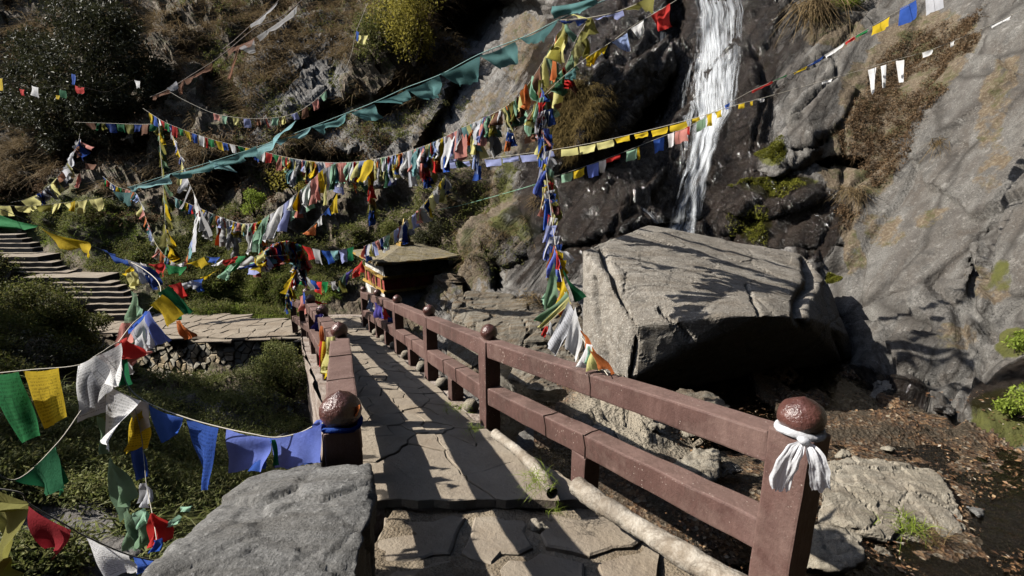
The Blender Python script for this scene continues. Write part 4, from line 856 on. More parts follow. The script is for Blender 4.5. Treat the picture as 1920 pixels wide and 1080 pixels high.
def leaves(C_, size, rs, up=.3, aspect=.45, dirs=None):
    n = len(C_); d = unit(rs.normal(size=(n, 3)) + (0 if dirs is None else dirs)); nn = unit(rs.normal(size=(n, 3)) + UP * up * 3); s = unit(np.cross(d, nn)); L = (size * rs.uniform(.6, 1.4, n))[:, None]; nn = np.cross(s, d)
    a = C_; b_ = C_ + d * L * .5 + s * L * aspect * .5 - nn * L * .05; c_ = C_ + d * L; e = C_ + d * L * .5 - s * L * aspect * .5 - nn * L * .05
    V = np.stack([a, b_, c_, e], 1).reshape(-1, 3); Fc = np.arange(n * 4).reshape(-1, 4); return V, Fc
def blades(C_, H_, W_, rs, nb=9, lean=None, spread=.5, droop=.5, seg=2):
    """tufts of curved blades"""
    n = len(C_) * nb; c = np.repeat(C_, nb, 0); Hh = np.repeat(H_, nb) * rs.uniform(.5, 1.2, n); d = unit(rs.normal(size=(n, 3)) * spread + UP * .6 + (0 if lean is None else np.repeat(lean, nb, 0)))
    out = unit(d * [1, 1, 0] + rs.normal(size=(n, 3)) * [.1, .1, 0]); s = unit(np.cross(d, UP) + rs.normal(size=(n, 3)) * .2); wd = (np.repeat(W_, nb) * rs.uniform(.6, 1.3, n))[:, None]
    c = c + rs.normal(size=(n, 3)) * (np.repeat(H_, nb) * .12)[:, None]; Hh = Hh[:, None]; R_ = []
    for k in range(seg + 1):
        t = k / seg; p = c + d * Hh * t + (out * .5 - UP * 1.0) * Hh * droop * t * t; w_ = wd * (1 - .85 * t); R_ += [p - s * w_ / 2, p + s * w_ / 2]
    V = np.stack(R_, 1).reshape(-1, 3); k = 2 * (seg + 1); base_ = np.arange(n) * k; Fc = []
    for q in range(seg): Fc.append(np.stack([base_ + 2 * q, base_ + 2 * q + 1, base_ + 2 * q + 3, base_ + 2 * q + 2], 1))
    return V, np.concatenate(Fc)
def inpolyv(x, y, poly):
    c = np.zeros(len(x), bool); j = len(poly) - 1
    for i in range(len(poly)):
        xi, yi = poly[i]; xj, yj = poly[j]
        with np.errstate(divide='ignore', invalid='ignore'): c ^= ((yi > y) != (yj > y)) & (x < (xj - xi) * (y - yi) / (yj - yi) + xi)
        j = i
    return c
def scatter(poly, n, rs, clump=0, cl_scale=1.0, seed=0):
    xs = [p[0] for p in poly]; ys = [p[1] for p in poly]; x = rs.uniform(min(xs), max(xs), n * 4); y = rs.uniform(min(ys), max(ys), n * 4); m = inpolyv(x, y, poly); x, y = x[m], y[m]; p = T(x, y)
    if clump: k = fbm(p * cl_scale, 50 + seed, 3) > clump - 1; x, y, p = x[k], y[k], p[k]
    return x[:n], y[:n], p[:n]
def merge(parts):
    V = []; Fc = []; o = 0
    for v, f in parts: V.append(v); Fc.append(f + o); o += len(v)
    return np.concatenate(V), np.concatenate(Fc)
def stuff(name, V, Fc, m, label, cat): return props(link(name, mesh_np(name, V, Fc, False), m), label, cat, kind='stuff')
def bushes(C_, r, nl, rs, size, sq=.8):
    c = np.repeat(C_, nl, 0); rr = np.repeat(r, nl)[:, None]; q = unit(rs.normal(size=(len(c), 3))) * (rs.uniform(0, 1, (len(c), 1)) ** .45) * rr * [1, 1, sq]; return c + q, q
# dry hanging grass on the hillside
rs = np.random.RandomState(21)
HILL = [(-250,-200),(700,-200),(880,0),(860,200),(640,330),(300,360),(-250,380)]
x, y, p = scatter(HILL, 9000, rs, .75, .45, 1); out = TN(x, y); sz = rs.uniform(.3, .85, len(p))
V, Fc = blades(p, sz, sz * .045, rs, 11, out * .5, .45, .8); stuff('dry_grass', V, Fc, L_dry, 'long straw coloured dry grass hanging over the steep hillside', 'grass')
x, y, p = scatter([(-250,-200),(700,-200),(870,0),(850,250),(700,420),(300,420),(-250,400)], 2600, rs, 1.05, .35, 5); r = rs.uniform(.12, .4, len(p)); c, q = bushes(p + TN(x, y) * .1, r, 34, rs, .06); V, Fc = leaves(c, .075, rs, .3, .5)
stuff('hillside_scrub', V, Fc, L_brown, 'withered brown scrub and leaf litter on the shaded hillside', 'scrub')
x, y, p = scatter([(300,-100),(880,-100),(900,300),(860,520),(700,560),(500,420),(420,200)], 2000, rs, 1.0, .4, 8); r = rs.uniform(.1, .32, len(p)); c, q = bushes(p + TN(x, y) * .08, r, 34, rs, .05); V, Fc = leaves(c, .06, rs, .3, .5)
stuff('green_scrub', V, Fc, L_green, 'small leaved green scrub on the bank behind the flags', 'scrub')
# low green growth: bank behind the terrace and stairs
for poly, n, lb, mt, r0, lf in [
    ([(-100,360),(200,380),(470,380),(560,440),(640,520),(560,600),(440,590),(300,585),(255,585),(240,548),(205,518),(140,503),(110,486),(85,466),(65,445),(-100,425)], 3400, 'low green and brown undergrowth on the bank behind the stairs and terrace', L_green, (.10,.30), .055),
    ([(-200,480),(-10,492),(30,520),(60,535),(115,555),(150,590),(180,640),(250,680),(240,760),(-200,760)], 1900, 'dark undergrowth on the slope below the stairs', L_green, (.14,.36), .055),
    ([(-200,760),(240,750),(300,740),(460,742),(560,700),(560,860),(500,900),(420,1120),(-200,1120)], 4200, 'tangled ferny growth in the gorge below the railing', L_fern, (.10,.26), .045)]:
    x, y, p = scatter(poly, n, rs, .8, .6, int(r0[0] * 100)); r = rs.uniform(*r0, len(p)); c, q = bushes(p + TN(x, y) * .08, r, 34, rs, lf); V, Fc = leaves(c, lf, rs, .5, .4); stuff('undergrowth', V, Fc, mt, lb, 'undergrowth')
x, y, p = scatter([(-200,720),(240,740),(480,745),(560,710),(600,850),(420,1100),(-200,1120)], 1900, rs, .9, .7, 3); sz = rs.uniform(.2, .45, len(p)); V, Fc = blades(p, sz, sz * .05, rs, 12, None, .9, .7, 3); stuff('bank_ferns', V, Fc, L_fern, 'arching ferns and weeds on the near bank', 'ferns')
x, y, p = scatter([(370,520),(560,500),(640,570),(550,605),(370,590)], 2000, rs); sz = rs.uniform(.12, .3, len(p)); V, Fc = blades(p, sz, sz * .07, rs, 10, None, .7, .5); stuff('grass', V, Fc, L_bright, 'bright green grass on the sunlit bank behind the terrace', 'grass')
x, y, p = scatter([(-60,380),(230,390),(300,470),(250,545),(120,470),(-60,425)], 700, rs, .9, .7, 2); sz = rs.uniform(.12, .3, len(p)); V, Fc = blades(p, sz, sz * .07, rs, 10, None, .7, .5); stuff('grass', V, Fc, L_bright, 'yellow green grass edging the upper stairs', 'grass')
# brush on the right-hand rock
x, y, p = scatter([(1560,260),(1600,200),(1640,120),(1700,60),(1790,30),(1860,20),(1830,120),(1790,190),(1740,240),(1700,300),(1640,360),(1590,440),(1570,400),(1600,330)], 1900, rs, .68, 1.1, 6)
sz = rs.uniform(.08, .22, len(p)); V1 = blades(p, sz, sz * .05, rs, 9, TN(x, y) * .5, .8, .5); c, q = bushes(p, sz * .7, 16, rs, .03); V2 = leaves(c, .035, rs, .2, .5); V, Fc = merge([V1, V2]); stuff('dry_brush', V, Fc, L_brown, 'rusty brown dried brush in the cleft of the right rock face', 'brush')
x, y, p = scatter([(900,120),(1010,60),(1100,150),(1000,470),(860,560),(850,380)], 700, rs, 1.0, .8, 7); sz = rs.uniform(.08, .25, len(p)); V, Fc = blades(p, sz, sz * .06, rs, 10, TN(x, y) * .6, .6, 1.0); stuff('hanging_grass', V, Fc, L_dry, 'dry grass hanging from the ledges left of the waterfall', 'grass')
x, y, p = scatter([(850,280),(1000,280),(1010,470),(900,560),(840,520)], 500, rs, 1.0, .8, 4); r = rs.uniform(.06, .2, len(p)); c, q = bushes(p, r, 22, rs, .04); V, Fc = leaves(c, .045, rs, .3, .5); stuff('ledge_scrub', V, Fc, L_green, 'green scrub on the ledges behind the shrine roof', 'scrub')
# single plants
def tuft(px, py, n, rad, h, m, label, name='grass_tuft', cat='grass tuft', droop=.7, nb=1, wid=.04, lean=0):
    rs_ = np.random.RandomState(int(px)); c = T(np.array(px, float), np.array(py, float)) if not isinstance(py, tuple) else np.array(U(px, *py)); C_ = c + rs_.normal(size=(n, 3)) * rad * [1, 1, .35] + (TN(px, py) * .04 if not isinstance(py, tuple) else 0)
    V, Fc = blades(C_, np.full(n, h), np.full(n, h * wid), rs_, 6, None if not lean else np.tile(np.array([[0, -lean, 0]]), (n, 1)), .6, droop, 3); o = link(name, mesh_np(name, V, Fc, False), m); props(o, label, cat); return rebase(o)
tuft(1525,20,70,.22,.75,L_dry,'big drooping tuft of straw coloured grass at the top right of the waterfall', droop=1.3, lean=.5)
tuft(1600,365,26,.07,.35,L_dry,'pale dry tuft hanging beside the brown cleft', droop=1.3, lean=.5)
tuft(1765,275,26,.07,.3,L_dry,'dry grass tuft on the edge of the grey slab', droop=1.1, lean=.4)
tuft(1700,(985,4.15),30,.06,.16,L_bright,'small green grass tuft growing on the low tan boulder', droop=.5)
tuft(1745,(1000,4.05),16,.05,.14,L_dry,'wisp of dry grass beside the green tuft on the tan boulder', droop=.5)
tuft(1005,(900,3.32),26,.05,.10,L_bright,'green weed at the foot of the near short post', 'weed', 'weed', .5)
tuft(855,(765,5.05),22,.06,.09,L_bright,'green weed on the paving edge by the middle post', 'weed', 'weed', .5)
tuft(890,(805,4.55),16,.04,.08,L_bright,'tiny weed right under the middle post', 'weed', 'weed', .5)
tuft(1045,(958,3.15),12,.03,.06,L_bright,'tiny weed on the corner of the raised paving', 'weed', 'weed', .5)
tuft(1000,(560,9.3),24,.12,.3,L_dry,'dry grass on top of the lichen covered block', droop=1.0)
def bush(px, py, d, r, nl, lf, m, label, sq=.9, name='bush', stems=5, aspect=.5, lobes=5, cat=None):
    rs_ = np.random.RandomState(int(px + py)); c0 = np.array(U(px, py, d)) if d else T(np.array(px, float), np.array(py, float)) + np.array([0, -.1, r * .5]); root = c0 - [0, 0, r * sq]
    e = empty(name, Vector(root.tolist()), label, cat or name)
    L_ = c0 + unit(rs_.normal(size=(lobes, 3))) * r * .55 * [1, 1, sq]; C_, q = bushes(L_, rs_.uniform(.35, .65, lobes) * r, nl // lobes, rs_, lf, sq); V, Fc = leaves(C_, lf, rs_, .4, aspect); link('foliage', mesh_np('foliage', V, Fc, False), m, e)
    parts = []
    for k in range(stems):
        t_ = L_[k % lobes]; v, f = tube([Vector(root.tolist()), Vector(((root * .5 + t_ * .5) + rs_.normal(size=3) * r * .12).tolist()), Vector(t_.tolist())], [r * .05, r * .035, r * .012], 5); parts.append((np.array([q_[:] for q_ in v]), np.array(f)))
    V, Fc = merge(parts); link('stem', mesh_np('stem', V, Fc), M_bark, e); return e
bush(775,25,19.6,1.7,9000,.10,L_yel,'yellow green bush hanging over the dark cleft at the top centre', 1.1, lobes=9)
bush(715,70,20.4,1.3,4500,.09,L_green,'darker green bush left of the yellow green one at the top', 1.1, lobes=7)
bush(555,335,15.6,.75,1500,.07,L_yel,'thin shrub with yellowing leaves behind the flag strings', 1.0)
bush(475,378,16.2,.55,2500,.05,L_bright,'small bright green shrub on the bank above the white flags')
bush(160,400,17.0,.6,2600,.05,L_green,'dense little conifer like shrub on the bank above the stairs')
bush(508,668,10.4,.5,5200,.045,L_fern,'sunlit feathery bush at the right end of the retaining wall', lobes=8)
bush(545,700,9.6,.55,4200,.045,L_green,'dark bush tucked against the bridge wall below the terrace', lobes=7)
bush(425,768,9.4,.5,4500,.045,L_fern,'feathery green bush growing below the retaining wall', lobes=8)
bush(60,580,10.2,.9,9000,.055,L_green,'broad bush with a sunlit top below the stairs at the far left', .7, lobes=10)
bush(150,620,10.6,.7,6000,.055,L_green,'rounded bush at the lower end of the stairs', .8, lobes=8)
bush(60,700,8.6,.9,8000,.05,L_dark,'shadowed dark bush on the slope at the left edge', .8, lobes=8)
bush(185,705,9.6,.65,5000,.05,L_dark,'dark shrub below the left end of the retaining wall', .8, lobes=8)
bush(1590,8,0,.5,2500,.045,L_bright,'green shrub on the ledge right of the straw coloured tuft', .6)
bush(1895,795,0,.30,3000,.035,L_bright,'clump of bright green ferns at the foot of the rock on the right edge', .7, name='fern_clump', cat='fern')
bush(1905,650,0,.22,1200,.035,L_bright,'small green fern on the ledge at the right edge', .7, name='fern_clump', cat='fern')
bush(725,440,15.8,.5,2600,.05,L_green,'leafy bush directly left of the shrine finial'); bush(805,440,15.4,.55,3000,.05,L_dark,'dark leafy bush right of the shrine finial')
# large dark tree upper left
def tree(px, py, d, base_z_px, label):
    rs_ = np.random.RandomState(5); top = np.array(U(px, py, d)); root = np.array(U(px + 25, base_z_px, d + .5)); e = empty('tree', Vector(root.tolist()), label, 'tree')
    axis = [root, root * .6 + top * .4 + [.3, 0, 0], root * .3 + top * .7 + [-.2, 0, 0], top]
    v, f = tube(spline([Vector(a.tolist()) for a in axis], 5), list(np.linspace(.20, .04, 16)), 8); link('trunk', mesh_np('trunk', v, f), M_bark, e)
    lob = []
    for (qx, qy, qd, qr) in [(180,60,0,1.3),(120,120,-.6,1.3),(60,150,0,1.2),(230,110,.3,1.4),(160,170,-.8,1.5),(90,210,-.3,1.2),(250,180,0,1.2),(190,230,-.5,1.1),(130,30,.4,1.1),(40,210,.3,.9),(280,140,.6,1.0),(210,40,.5,1.0),(120,260,-.3,.8),(70,90,.4,1.0)]:
        c = np.array(U(qx, qy, d + qd)); lob.append((c, qr))
        v, f = tube(spline([Vector((root * .45 + top * .55).tolist()), Vector(((root * .2 + top * .4 + c * .4)).tolist()), Vector(c.tolist())], 4), list(np.linspace(.07, .015, 9)), 5); link('limb', mesh_np('limb', v, f), M_bark, e)
    pts = []
    for c, qr in lob:
        n = int(2100 * qr); tw = c + unit(rs_.normal(size=(n // 9, 3))) * (rs_.uniform(.15, 1, (n // 9, 1)) ** .5) * qr * [1, 1, .75]; pts.append(np.repeat(tw, 9, 0) + rs_.normal(size=(n // 9 * 9, 3)) * .09)
    V, Fc = leaves(np.concatenate(pts), .15, rs_, .2, .33); link('crown', mesh_np('crown', V, Fc, False), L_dark, e)
tree(165, 90, 20.5, 300, 'large dark evergreen tree with glossy leaves at the upper left')
# unseen trees added left of the picture so their crowns shade gully and slope
def added_shade_tree(c0, r, base, label, n=9000):
    rs_ = np.random.RandomState(int(r * 10)); c0 = np.array(c0); root = Vector(base); e = empty('tree', root, label, 'tree')
    v, f = tube(spline([root, root * .5 + Vector(c0.tolist()) * .5 + Vector((.2, .1, 0)), Vector(c0.tolist())], 6), list(np.linspace(.16, .05, 13)), 8); link('trunk', mesh_np('trunk', v, f), M_bark, e)
    lob = c0 + unit(rs_.normal(size=(11, 3))) * r * .62 * [1, 1, .8]; C_, q = bushes(lob, np.full(11, r * .5), n // 11, rs_, .1, .85); V, Fc = leaves(C_, .15, rs_, .3, .45); link('crown', mesh_np('crown', V, Fc, False), L_dark, e)
    for l in lob[:6]:
        v, f = tube([root * .3 + Vector(c0.tolist()) * .7, Vector(l.tolist())], [.05, .015], 5); link('limb', mesh_np('limb', v, f), M_bark, e)
added_shade_tree((-12.8, 8.6, 2.3), 2.3, (-13.2, 8.8, -1.5), 'leafy tree added unseen left of the view to shade the gully')
added_shade_tree((-11.2, 5.4, 2.6), 1.7, (-11.6, 5.2, -1.5), 'smaller tree added unseen left of the view for its shade on the gully')
added_shade_tree((-32.5, 26, 11.5), 3.6, (-33, 26, 4), 'tall tree added unseen beyond the left edge to shade the upper slope', 12000)
# moss cushions on the wet rock
for (px, py, a, b_, lb) in [(1450,288,26,22,'yellow green moss cushion right of the waterfall'),(1450,356,62,10,'long strip of yellow moss on the wet ledge'),(1412,428,34,34,'thick olive moss cushion on the wet rock above the big boulder'),(1566,527,14,10,'small green moss patch behind the boulder corner')]:
    rs_ = np.random.RandomState(px); n = 1500; t = rs_.uniform(0, 1, n) ** .5; th = rs_.uniform(0, 6.28, n); wob = 1 + .35 * np.sin(th * 3 + px) ; x = px + np.cos(th) * t * a * wob; y = py + np.sin(th) * t * b_ * wob; p = T(x, y) + TN(x, y) * (.02 + .05 * (1 - t))[:, None]
    V, Fc = blades(p, np.full(n, .045), np.full(n, .012), rs_, 4, TN(x, y) * .8, .8, .3, 1); o = link('moss_patch', mesh_np('moss_patch', V, Fc, False), L_moss); props(o, lb, 'moss'); rebase(o)
x = rs.normal(1078, 24, 2200); y = rs.uniform(165, 290, 2200); p = T(x, y) + TN(x, y) * rs.uniform(0, .12, 2200)[:, None]; V, Fc = blades(p, np.full(2200, .16), np.full(2200, .014), rs, 7, TN(x, y) * .5, .3, 1.4, 3); o = props(link('hanging_moss', mesh_np('hanging_moss', V, Fc, False), leafmat('brown_moss', (.055,.038,.014), (.14,.10,.035), .2, .9)), 'golden brown moss hanging in strands from the bulge left of the waterfall', 'moss'); rebase(o)
# fallen leaves
rs = np.random.RandomState(77); n = 4200; x = rs.uniform(1250, 2000, n); y = rs.uniform(760, 1120, n); p = T(x, y); k = (p[:, 2] < -1.0); p = p[k]; p[:, 2] = np.maximum(p[:, 2], -1.325) + .006 + rs.uniform(0, .012, len(p))
kk = fbm(p * [1.4, 1.4, 0], 4, 3) > -.15; p = p[kk]
n = len(p); d = unit(np.c_[rs.normal(size=(n, 2)), rs.normal(size=n) * .22]); s = unit(np.cross(d, UP + rs.normal(size=(n, 3)) * .25)); L_ = (.014 + .05 * rs.uniform(0, 1, n) ** 2)[:, None]
V = np.stack([p, p + d * L_ * .5 + s * L_ * .25 + UP * .004, p + d * L_, p + d * L_ * .5 - s * L_ * .25 + UP * .004], 1).reshape(-1, 3); b = NB('fallen_leaf'); 
g = b.n.new('ShaderNodeNewGeometry'); col = b.ramp(g.outputs['Random Per Island'], [(0, (.03,.016,.009)), (.45, (.11,.055,.025)), (.75, (.22,.125,.06)), (.93, (.26,.18,.10)), (1, (.40,.35,.28))]); b.set(Base_Color=col, Roughness=.6)
stuff('fallen_leaves', V, np.arange(n * 4).reshape(-1, 4), b.m, 'brown fallen leaves covering the wet stream bed', 'leaves')
n = 260; x = rs.uniform(-.5, 1.3, n); y = rs.uniform(1.6, 3.2, n); k = x > .15 + rs.normal(0, .25, n) ; x, y = x[k], y[k]; p = np.stack([x, y, np.array([zdeck(v) for v in y]) - .12], -1); n = len(p)
d = unit(np.c_[rs.normal(size=(n, 2)), rs.normal(size=n) * .3]); s = unit(np.cross(d, UP + rs.normal(size=(n, 3)) * .3)); L_ = rs.uniform(.008, .025, n)[:, None]; V = np.stack([p, p + d * L_ * .5 + s * L_ * .3, p + d * L_, p + d * L_ * .5 - s * L_ * .3], 1).reshape(-1, 3)
stuff('leaf_litter', V, np.arange(n * 4).reshape(-1, 4), b.m, 'crumbs of dry leaf on the dirt at the bridge entrance', 'litter')
# ---------------------------------------------------------------- prayer flags
PAL = dict(green=(.02,.20,.06), dkgreen=(.012,.11,.045), pgreen=(.30,.50,.36), yellow=(.62,.44,.02), pyellow=(.66,.62,.26), olive=(.19,.18,.045), blue=(.035,.10,.42), dkblue=(.02,.05,.22), pblue=(.33,.42,.70), lav=(.34,.38,.66),
           white=(.82,.82,.83), grey=(.40,.40,.41), red=(.52,.035,.03), dkred=(.25,.012,.02), pink=(.62,.26,.22), orange=(.56,.17,.05), teal=(.10,.23,.23), dkteal=(.05,.13,.13), cyan=(.20,.38,.40), purple=(.10,.08,.36), silver=(.55,.56,.60), sage=(.17,.27,.17), bluemid=(.15,.21,.62), rust=(.22,.11,.07))
_cm = {}
def cloth(cn, pr=False, sheer=0.0):
    key = (cn, pr, sheer)
    if key in _cm: return _cm[key]
    b = NB(('printed_' if pr else '') + cn + '_cotton'); c = PAL[cn]; n = b.noise(5, 5, .7); c_ = b.mix(b.ramp(n, [(.3, 0), (.7, 1)]), tuple(x * .8 for x in c), tuple(min(.9, x * 1.12 + .01) for x in c))
    if pr:      # rows of printed script: broken lines inside a margin, and a framed picture in the middle
        uv = b.n.new('ShaderNodeUVMap').outputs[0]; sx = b.n.new('ShaderNodeSeparateXYZ'); b.l.new(uv, sx.inputs[0]); u, v = sx.outputs[0], sx.outputs[1]
        rows = b.math('FRACT', b.math('MULTIPLY', v, 17)); line = b.math('GREATER_THAN', rows, .45)
        ch = b.noise(1, 3, .7, b.mapping((0, 0, 0), (46, 17, 1), uv)); ink = b.math('MULTIPLY', line, b.math('GREATER_THAN', ch, .50))
        mg = b.math('MULTIPLY', b.math('LESS_THAN', b.math('ABSOLUTE', b.math('SUBTRACT', u, .5)), .42), b.math('LESS_THAN', b.math('ABSOLUTE', b.math('SUBTRACT', v, .5)), .42)); ink = b.math('MULTIPLY', ink, mg)
        au, av = b.math('ABSOLUTE', b.math('SUBTRACT', u, .5)), b.math('ABSOLUTE', b.math('SUBTRACT', v, .5))
        fr_ = b.math('MULTIPLY', b.math('LESS_THAN', b.math('ABSOLUTE', b.math('SUBTRACT', b.math('MAXIMUM', au, av), .17)), .012), 1.0); ink = b.math('MAXIMUM', ink, fr_)
        c_ = b.mix(b.math('MULTIPLY', ink, .68), c_, tuple(x * .35 for x in c))
    wv = b.noise(160, 2); nn = b.bump(wv, .002, .5, b.bump(n, .02, .5)); b.set(Base_Color=c_, Roughness=.85, Normal=nn, Specular_IOR_Level=.15)
    t = b.n.new('ShaderNodeBsdfTranslucent'); b.l.new(c_, t.inputs[0]); m = b.n.new('ShaderNodeMixShader'); m.inputs[0].default_value = .5; b.l.new(b.p.outputs[0], m.inputs[1]); b.l.new(t.outputs[0], m.inputs[2]); o = m.outputs[0]
    if sheer:
        tp = b.n.new('ShaderNodeBsdfTransparent'); m2 = b.n.new('ShaderNodeMixShader'); m2.inputs[0].default_value = sheer; b.l.new(o, m2.inputs[1]); b.l.new(tp.outputs[0], m2.inputs[2]); o = m2.outputs[0]
    b.l.new(o, b.out.inputs[0]); _cm[key] = b.m; return b.m
M_cord = NB('cotton_cord').set(Base_Color=(.50,.46,.38), Roughness=.9)
def cloth_grid(A, B, Cc, D, m, parent, fold, nu, nv, seed, name='flag', fray=0.0, waves=2.2, sag=.03, dirn=None):
    u = np.linspace(0, 1, nu)[None, :, None]; v = np.linspace(0, 1, nv)[:, None, None]; A, B, Cc, D = [np.array(q, float) for q in (A, B, Cc, D)]
    Pq = (A * (1 - u) + B * u) * (1 - v) + (D * (1 - u) + Cc * u) * v; wid = np.linalg.norm(B - A); nrm = np.cross(B - A, D - A); ln = np.linalg.norm(nrm)
    nrm = nrm / ln if ln > 1e-9 else np.array([0, 1., 0]); r = random.Random(seed); p1, p2, p3 = r.uniform(0, 6), r.uniform(0, 6), r.uniform(.6, 1.5)
    up_ = np.array([0, 0, -1.]); U_, V_ = u[..., 0], v[..., 0]
    w1 = np.sin(U_ * waves * 3.14 * p3 + V_ * 1.5 + p1) * (.15 + .85 * V_) + .45 * np.sin(U_ * waves * 7.3 + V_ * 2.6 * p3 + p2) * V_ + .3 * np.sin(V_ * 5 * p3 + p2 + U_ * 2)
    Pq = Pq + nrm * (fold * w1)[..., None] + up_ * (sag * wid * 4 * U_ * (1 - U_))[..., None] * (1 - V_[..., None])
    Pq = Pq + fold * .6 * np.stack([vnoise(Pq * 7, seed), vnoise(Pq * 7 + 9, seed), vnoise(Pq * 7 + 19, seed)], -1) * V_[..., None]
    if fray: Pq[-1] += np.random.RandomState(seed).uniform(-fray, fray, (nu, 3))
    idx = np.arange(nu * nv).reshape(nv, nu); fq = np.stack([idx[:-1, :-1], idx[:-1, 1:], idx[1:, 1:], idx[1:, :-1]], -1).reshape(-1, 4); me = mesh_np(name, Pq.reshape(-1, 3), fq)
    uvl = me.uv_layers.new(name='UVMap'); uvs = np.stack([np.broadcast_to(U_, (nv, nu)), 1 - np.broadcast_to(V_, (nv, nu))], -1).reshape(-1, 2); li = np.empty(len(me.loops), np.int32); me.loops.foreach_get('vertex_index', li); uvl.data.foreach_set('uv', uvs[li].astype(np.float32).ravel())
    return link(name, me, m, parent)
_seed = [100]
def F_(par, cn, A, B, Cc, D, d, fold=.02, pr=False, sheer=0, nu=12, nv=12, fray=.004, waves=2.2):
    """one flag from its four corners; d = one distance or four"""
    _seed[0] += 1; ww_ = abs(B[0] - A[0] + Cc[0] - D[0]) / 2 / F * (d if not hasattr(d, '__len__') else 1); k_ = min(1.0 * ww_, .10 * (d if not hasattr(d, '__len__') else 1)) * (1 if B[0] >= A[0] else -1); ds = d if hasattr(d, '__len__') else (d + k_ / 2, d - k_ / 2, d - k_ / 2, d + k_ / 2); return cloth_grid(U(*A, ds[0]), U(*B, ds[1]), U(*Cc, ds[2]), U(*D, ds[3]), cloth(cn, pr, sheer), par, fold, nu, nv, _seed[0], 'flag', fray, waves)
GRP = 'prayer flag strings across the gorge'
def string(label, pts, r=.003, cat='flag string', cord=True, name='prayer_flag_string', ccol=None):
    P3 = [U(*p) for p in pts]; e = empty(name, P3[0], label, cat, GRP); C_ = spline(P3, 10)
    if cord: V, Fc = tube(C_, r, 5); link('cord', mesh_np('cord', V, Fc), ccol or M_cord, e)
    return e, C_
def walk(C_):
    a = np.array([c[:] for c in C_]); s = np.r_[0, np.cumsum(np.linalg.norm(np.diff(a, axis=0), axis=1))]; return a, s
def hang(e, C_, pal, wd, ln, t0=0, t1=1, gap=.02, mess=.3, wind=(.12, 0, 0), fold=.03, skip=0, pr=False, seed=0, taper=.9, sheer=0, nn=7, skew=.2):
    """pin flags side by side along the cord between the fractions t0 and t1"""
    a, s = walk(C_); L = s[-1]; x = t0 * L; r = random.Random(seed + int(L * 100)); k = r.randrange(len(pal)); g = lambda q: np.array([np.interp(q, s, a[:, i]) for i in range(3)])
    while x < t1 * L:
        w_ = r.uniform(*wd) if hasattr(wd, '__len__') else wd; cr = r.random() < mess; ww = w_ * (r.uniform(.25, .6) if cr else 1)
        if r.random() > skip:
            A, B = g(x), g(min(L, x + ww)); l_ = r.uniform(*ln); dv = np.array([wind[0] + r.gauss(0, .12 + mess * .2), wind[1] + r.gauss(0, .1), -1.0 + wind[2]]); dv /= np.linalg.norm(dv); hv = (B - A); bt = taper * r.uniform(.75, 1.15) * (.55 if cr else 1)
            D = A + dv * l_ * r.uniform(.85, 1.1) + hv * skew * r.uniform(-1, 1) ; Cc = D + hv * bt + np.array([0, 0, .35 * (r.random() - .5) * l_]) ; _seed[0] += 1
            B[2] += 0; cloth_grid(A, B, Cc, D, cloth(pal[k % len(pal)], pr, sheer), e, fold * (1.5 if cr else 1), nn, nn, _seed[0], 'flag', .006, 3 if cr else 1.8)
        k += 1 if r.random() < .85 else 2; x += ww + gap * r.uniform(.3, 1.8)
FIVE = ['blue', 'white', 'red', 'green', 'yellow']; FADE = ['lav', 'white', 'pink', 'pgreen', 'pyellow']; MIX = ['blue', 'white', 'pink', 'cyan', 'pyellow', 'lav', 'silver', 'pink', 'pgreen', 'white', 'red', 'pyellow', 'pblue', 'yellow']; PALE = ['white', 'silver', 'pgreen', 'white', 'pink', 'lav', 'grey', 'pyellow', 'orange']
# 1 teal
M_tcord = NB('teal_cord').set(Base_Color=(.22,.36,.34), Roughness=.9)
e, C_ = string('string of large plain teal flags sweeping from the top centre down to the left', [(1300,-60,5.0),(1140,-2,5.3),(1048,37,5.6),(985,68,5.9),(900,101,6.3),(825,140,6.7),(760,165,7.1),(705,190,7.4),(650,212,7.8),(510,266,8.6),(400,302,9.2),(320,326,9.7),(240,352,10.2)], .006, ccol=M_tcord)
tl = [('teal',(1033,12),(1118,-6),(1112,14),(1046,32),5.4),('dkteal',(1046,38),(970,72),(975,78),(1022,82),5.7),('teal',(966,78),(898,104),(938,128),(978,117),6.0),('dkteal',(898,104),(826,139),(862,163),(904,148),6.5),('teal',(824,142),(760,168),(802,188),(828,176),6.9),('teal',(762,168),(704,192),(752,194),(774,186),7.2),('teal',(702,195),(655,210),(688,228),(718,222),7.6),
      ('teal',(655,210),(585,238),(600,250),(650,224),8.0),('cyan',(585,238),(508,264),(520,271),(580,250),8.4),('cyan',(556,226),(474,282),(485,300),(520,262),8.6),('teal',(480,274),(400,302),(412,318),(480,292),9.0),('teal',(400,302),(320,325),(330,338),(400,318),9.4),('cyan',(418,300),(445,322),(400,312),(392,302),9.3),('cyan',(322,326),(238,350),(242,360),(322,342),9.9),('dkteal',(210,358),(250,360),(248,384),(222,376),10.3)]
for cn, A, B, Cc, D, d in tl: F_(e, cn, A, B, Cc, D, d, .05, nu=12, nv=10, fray=.012)
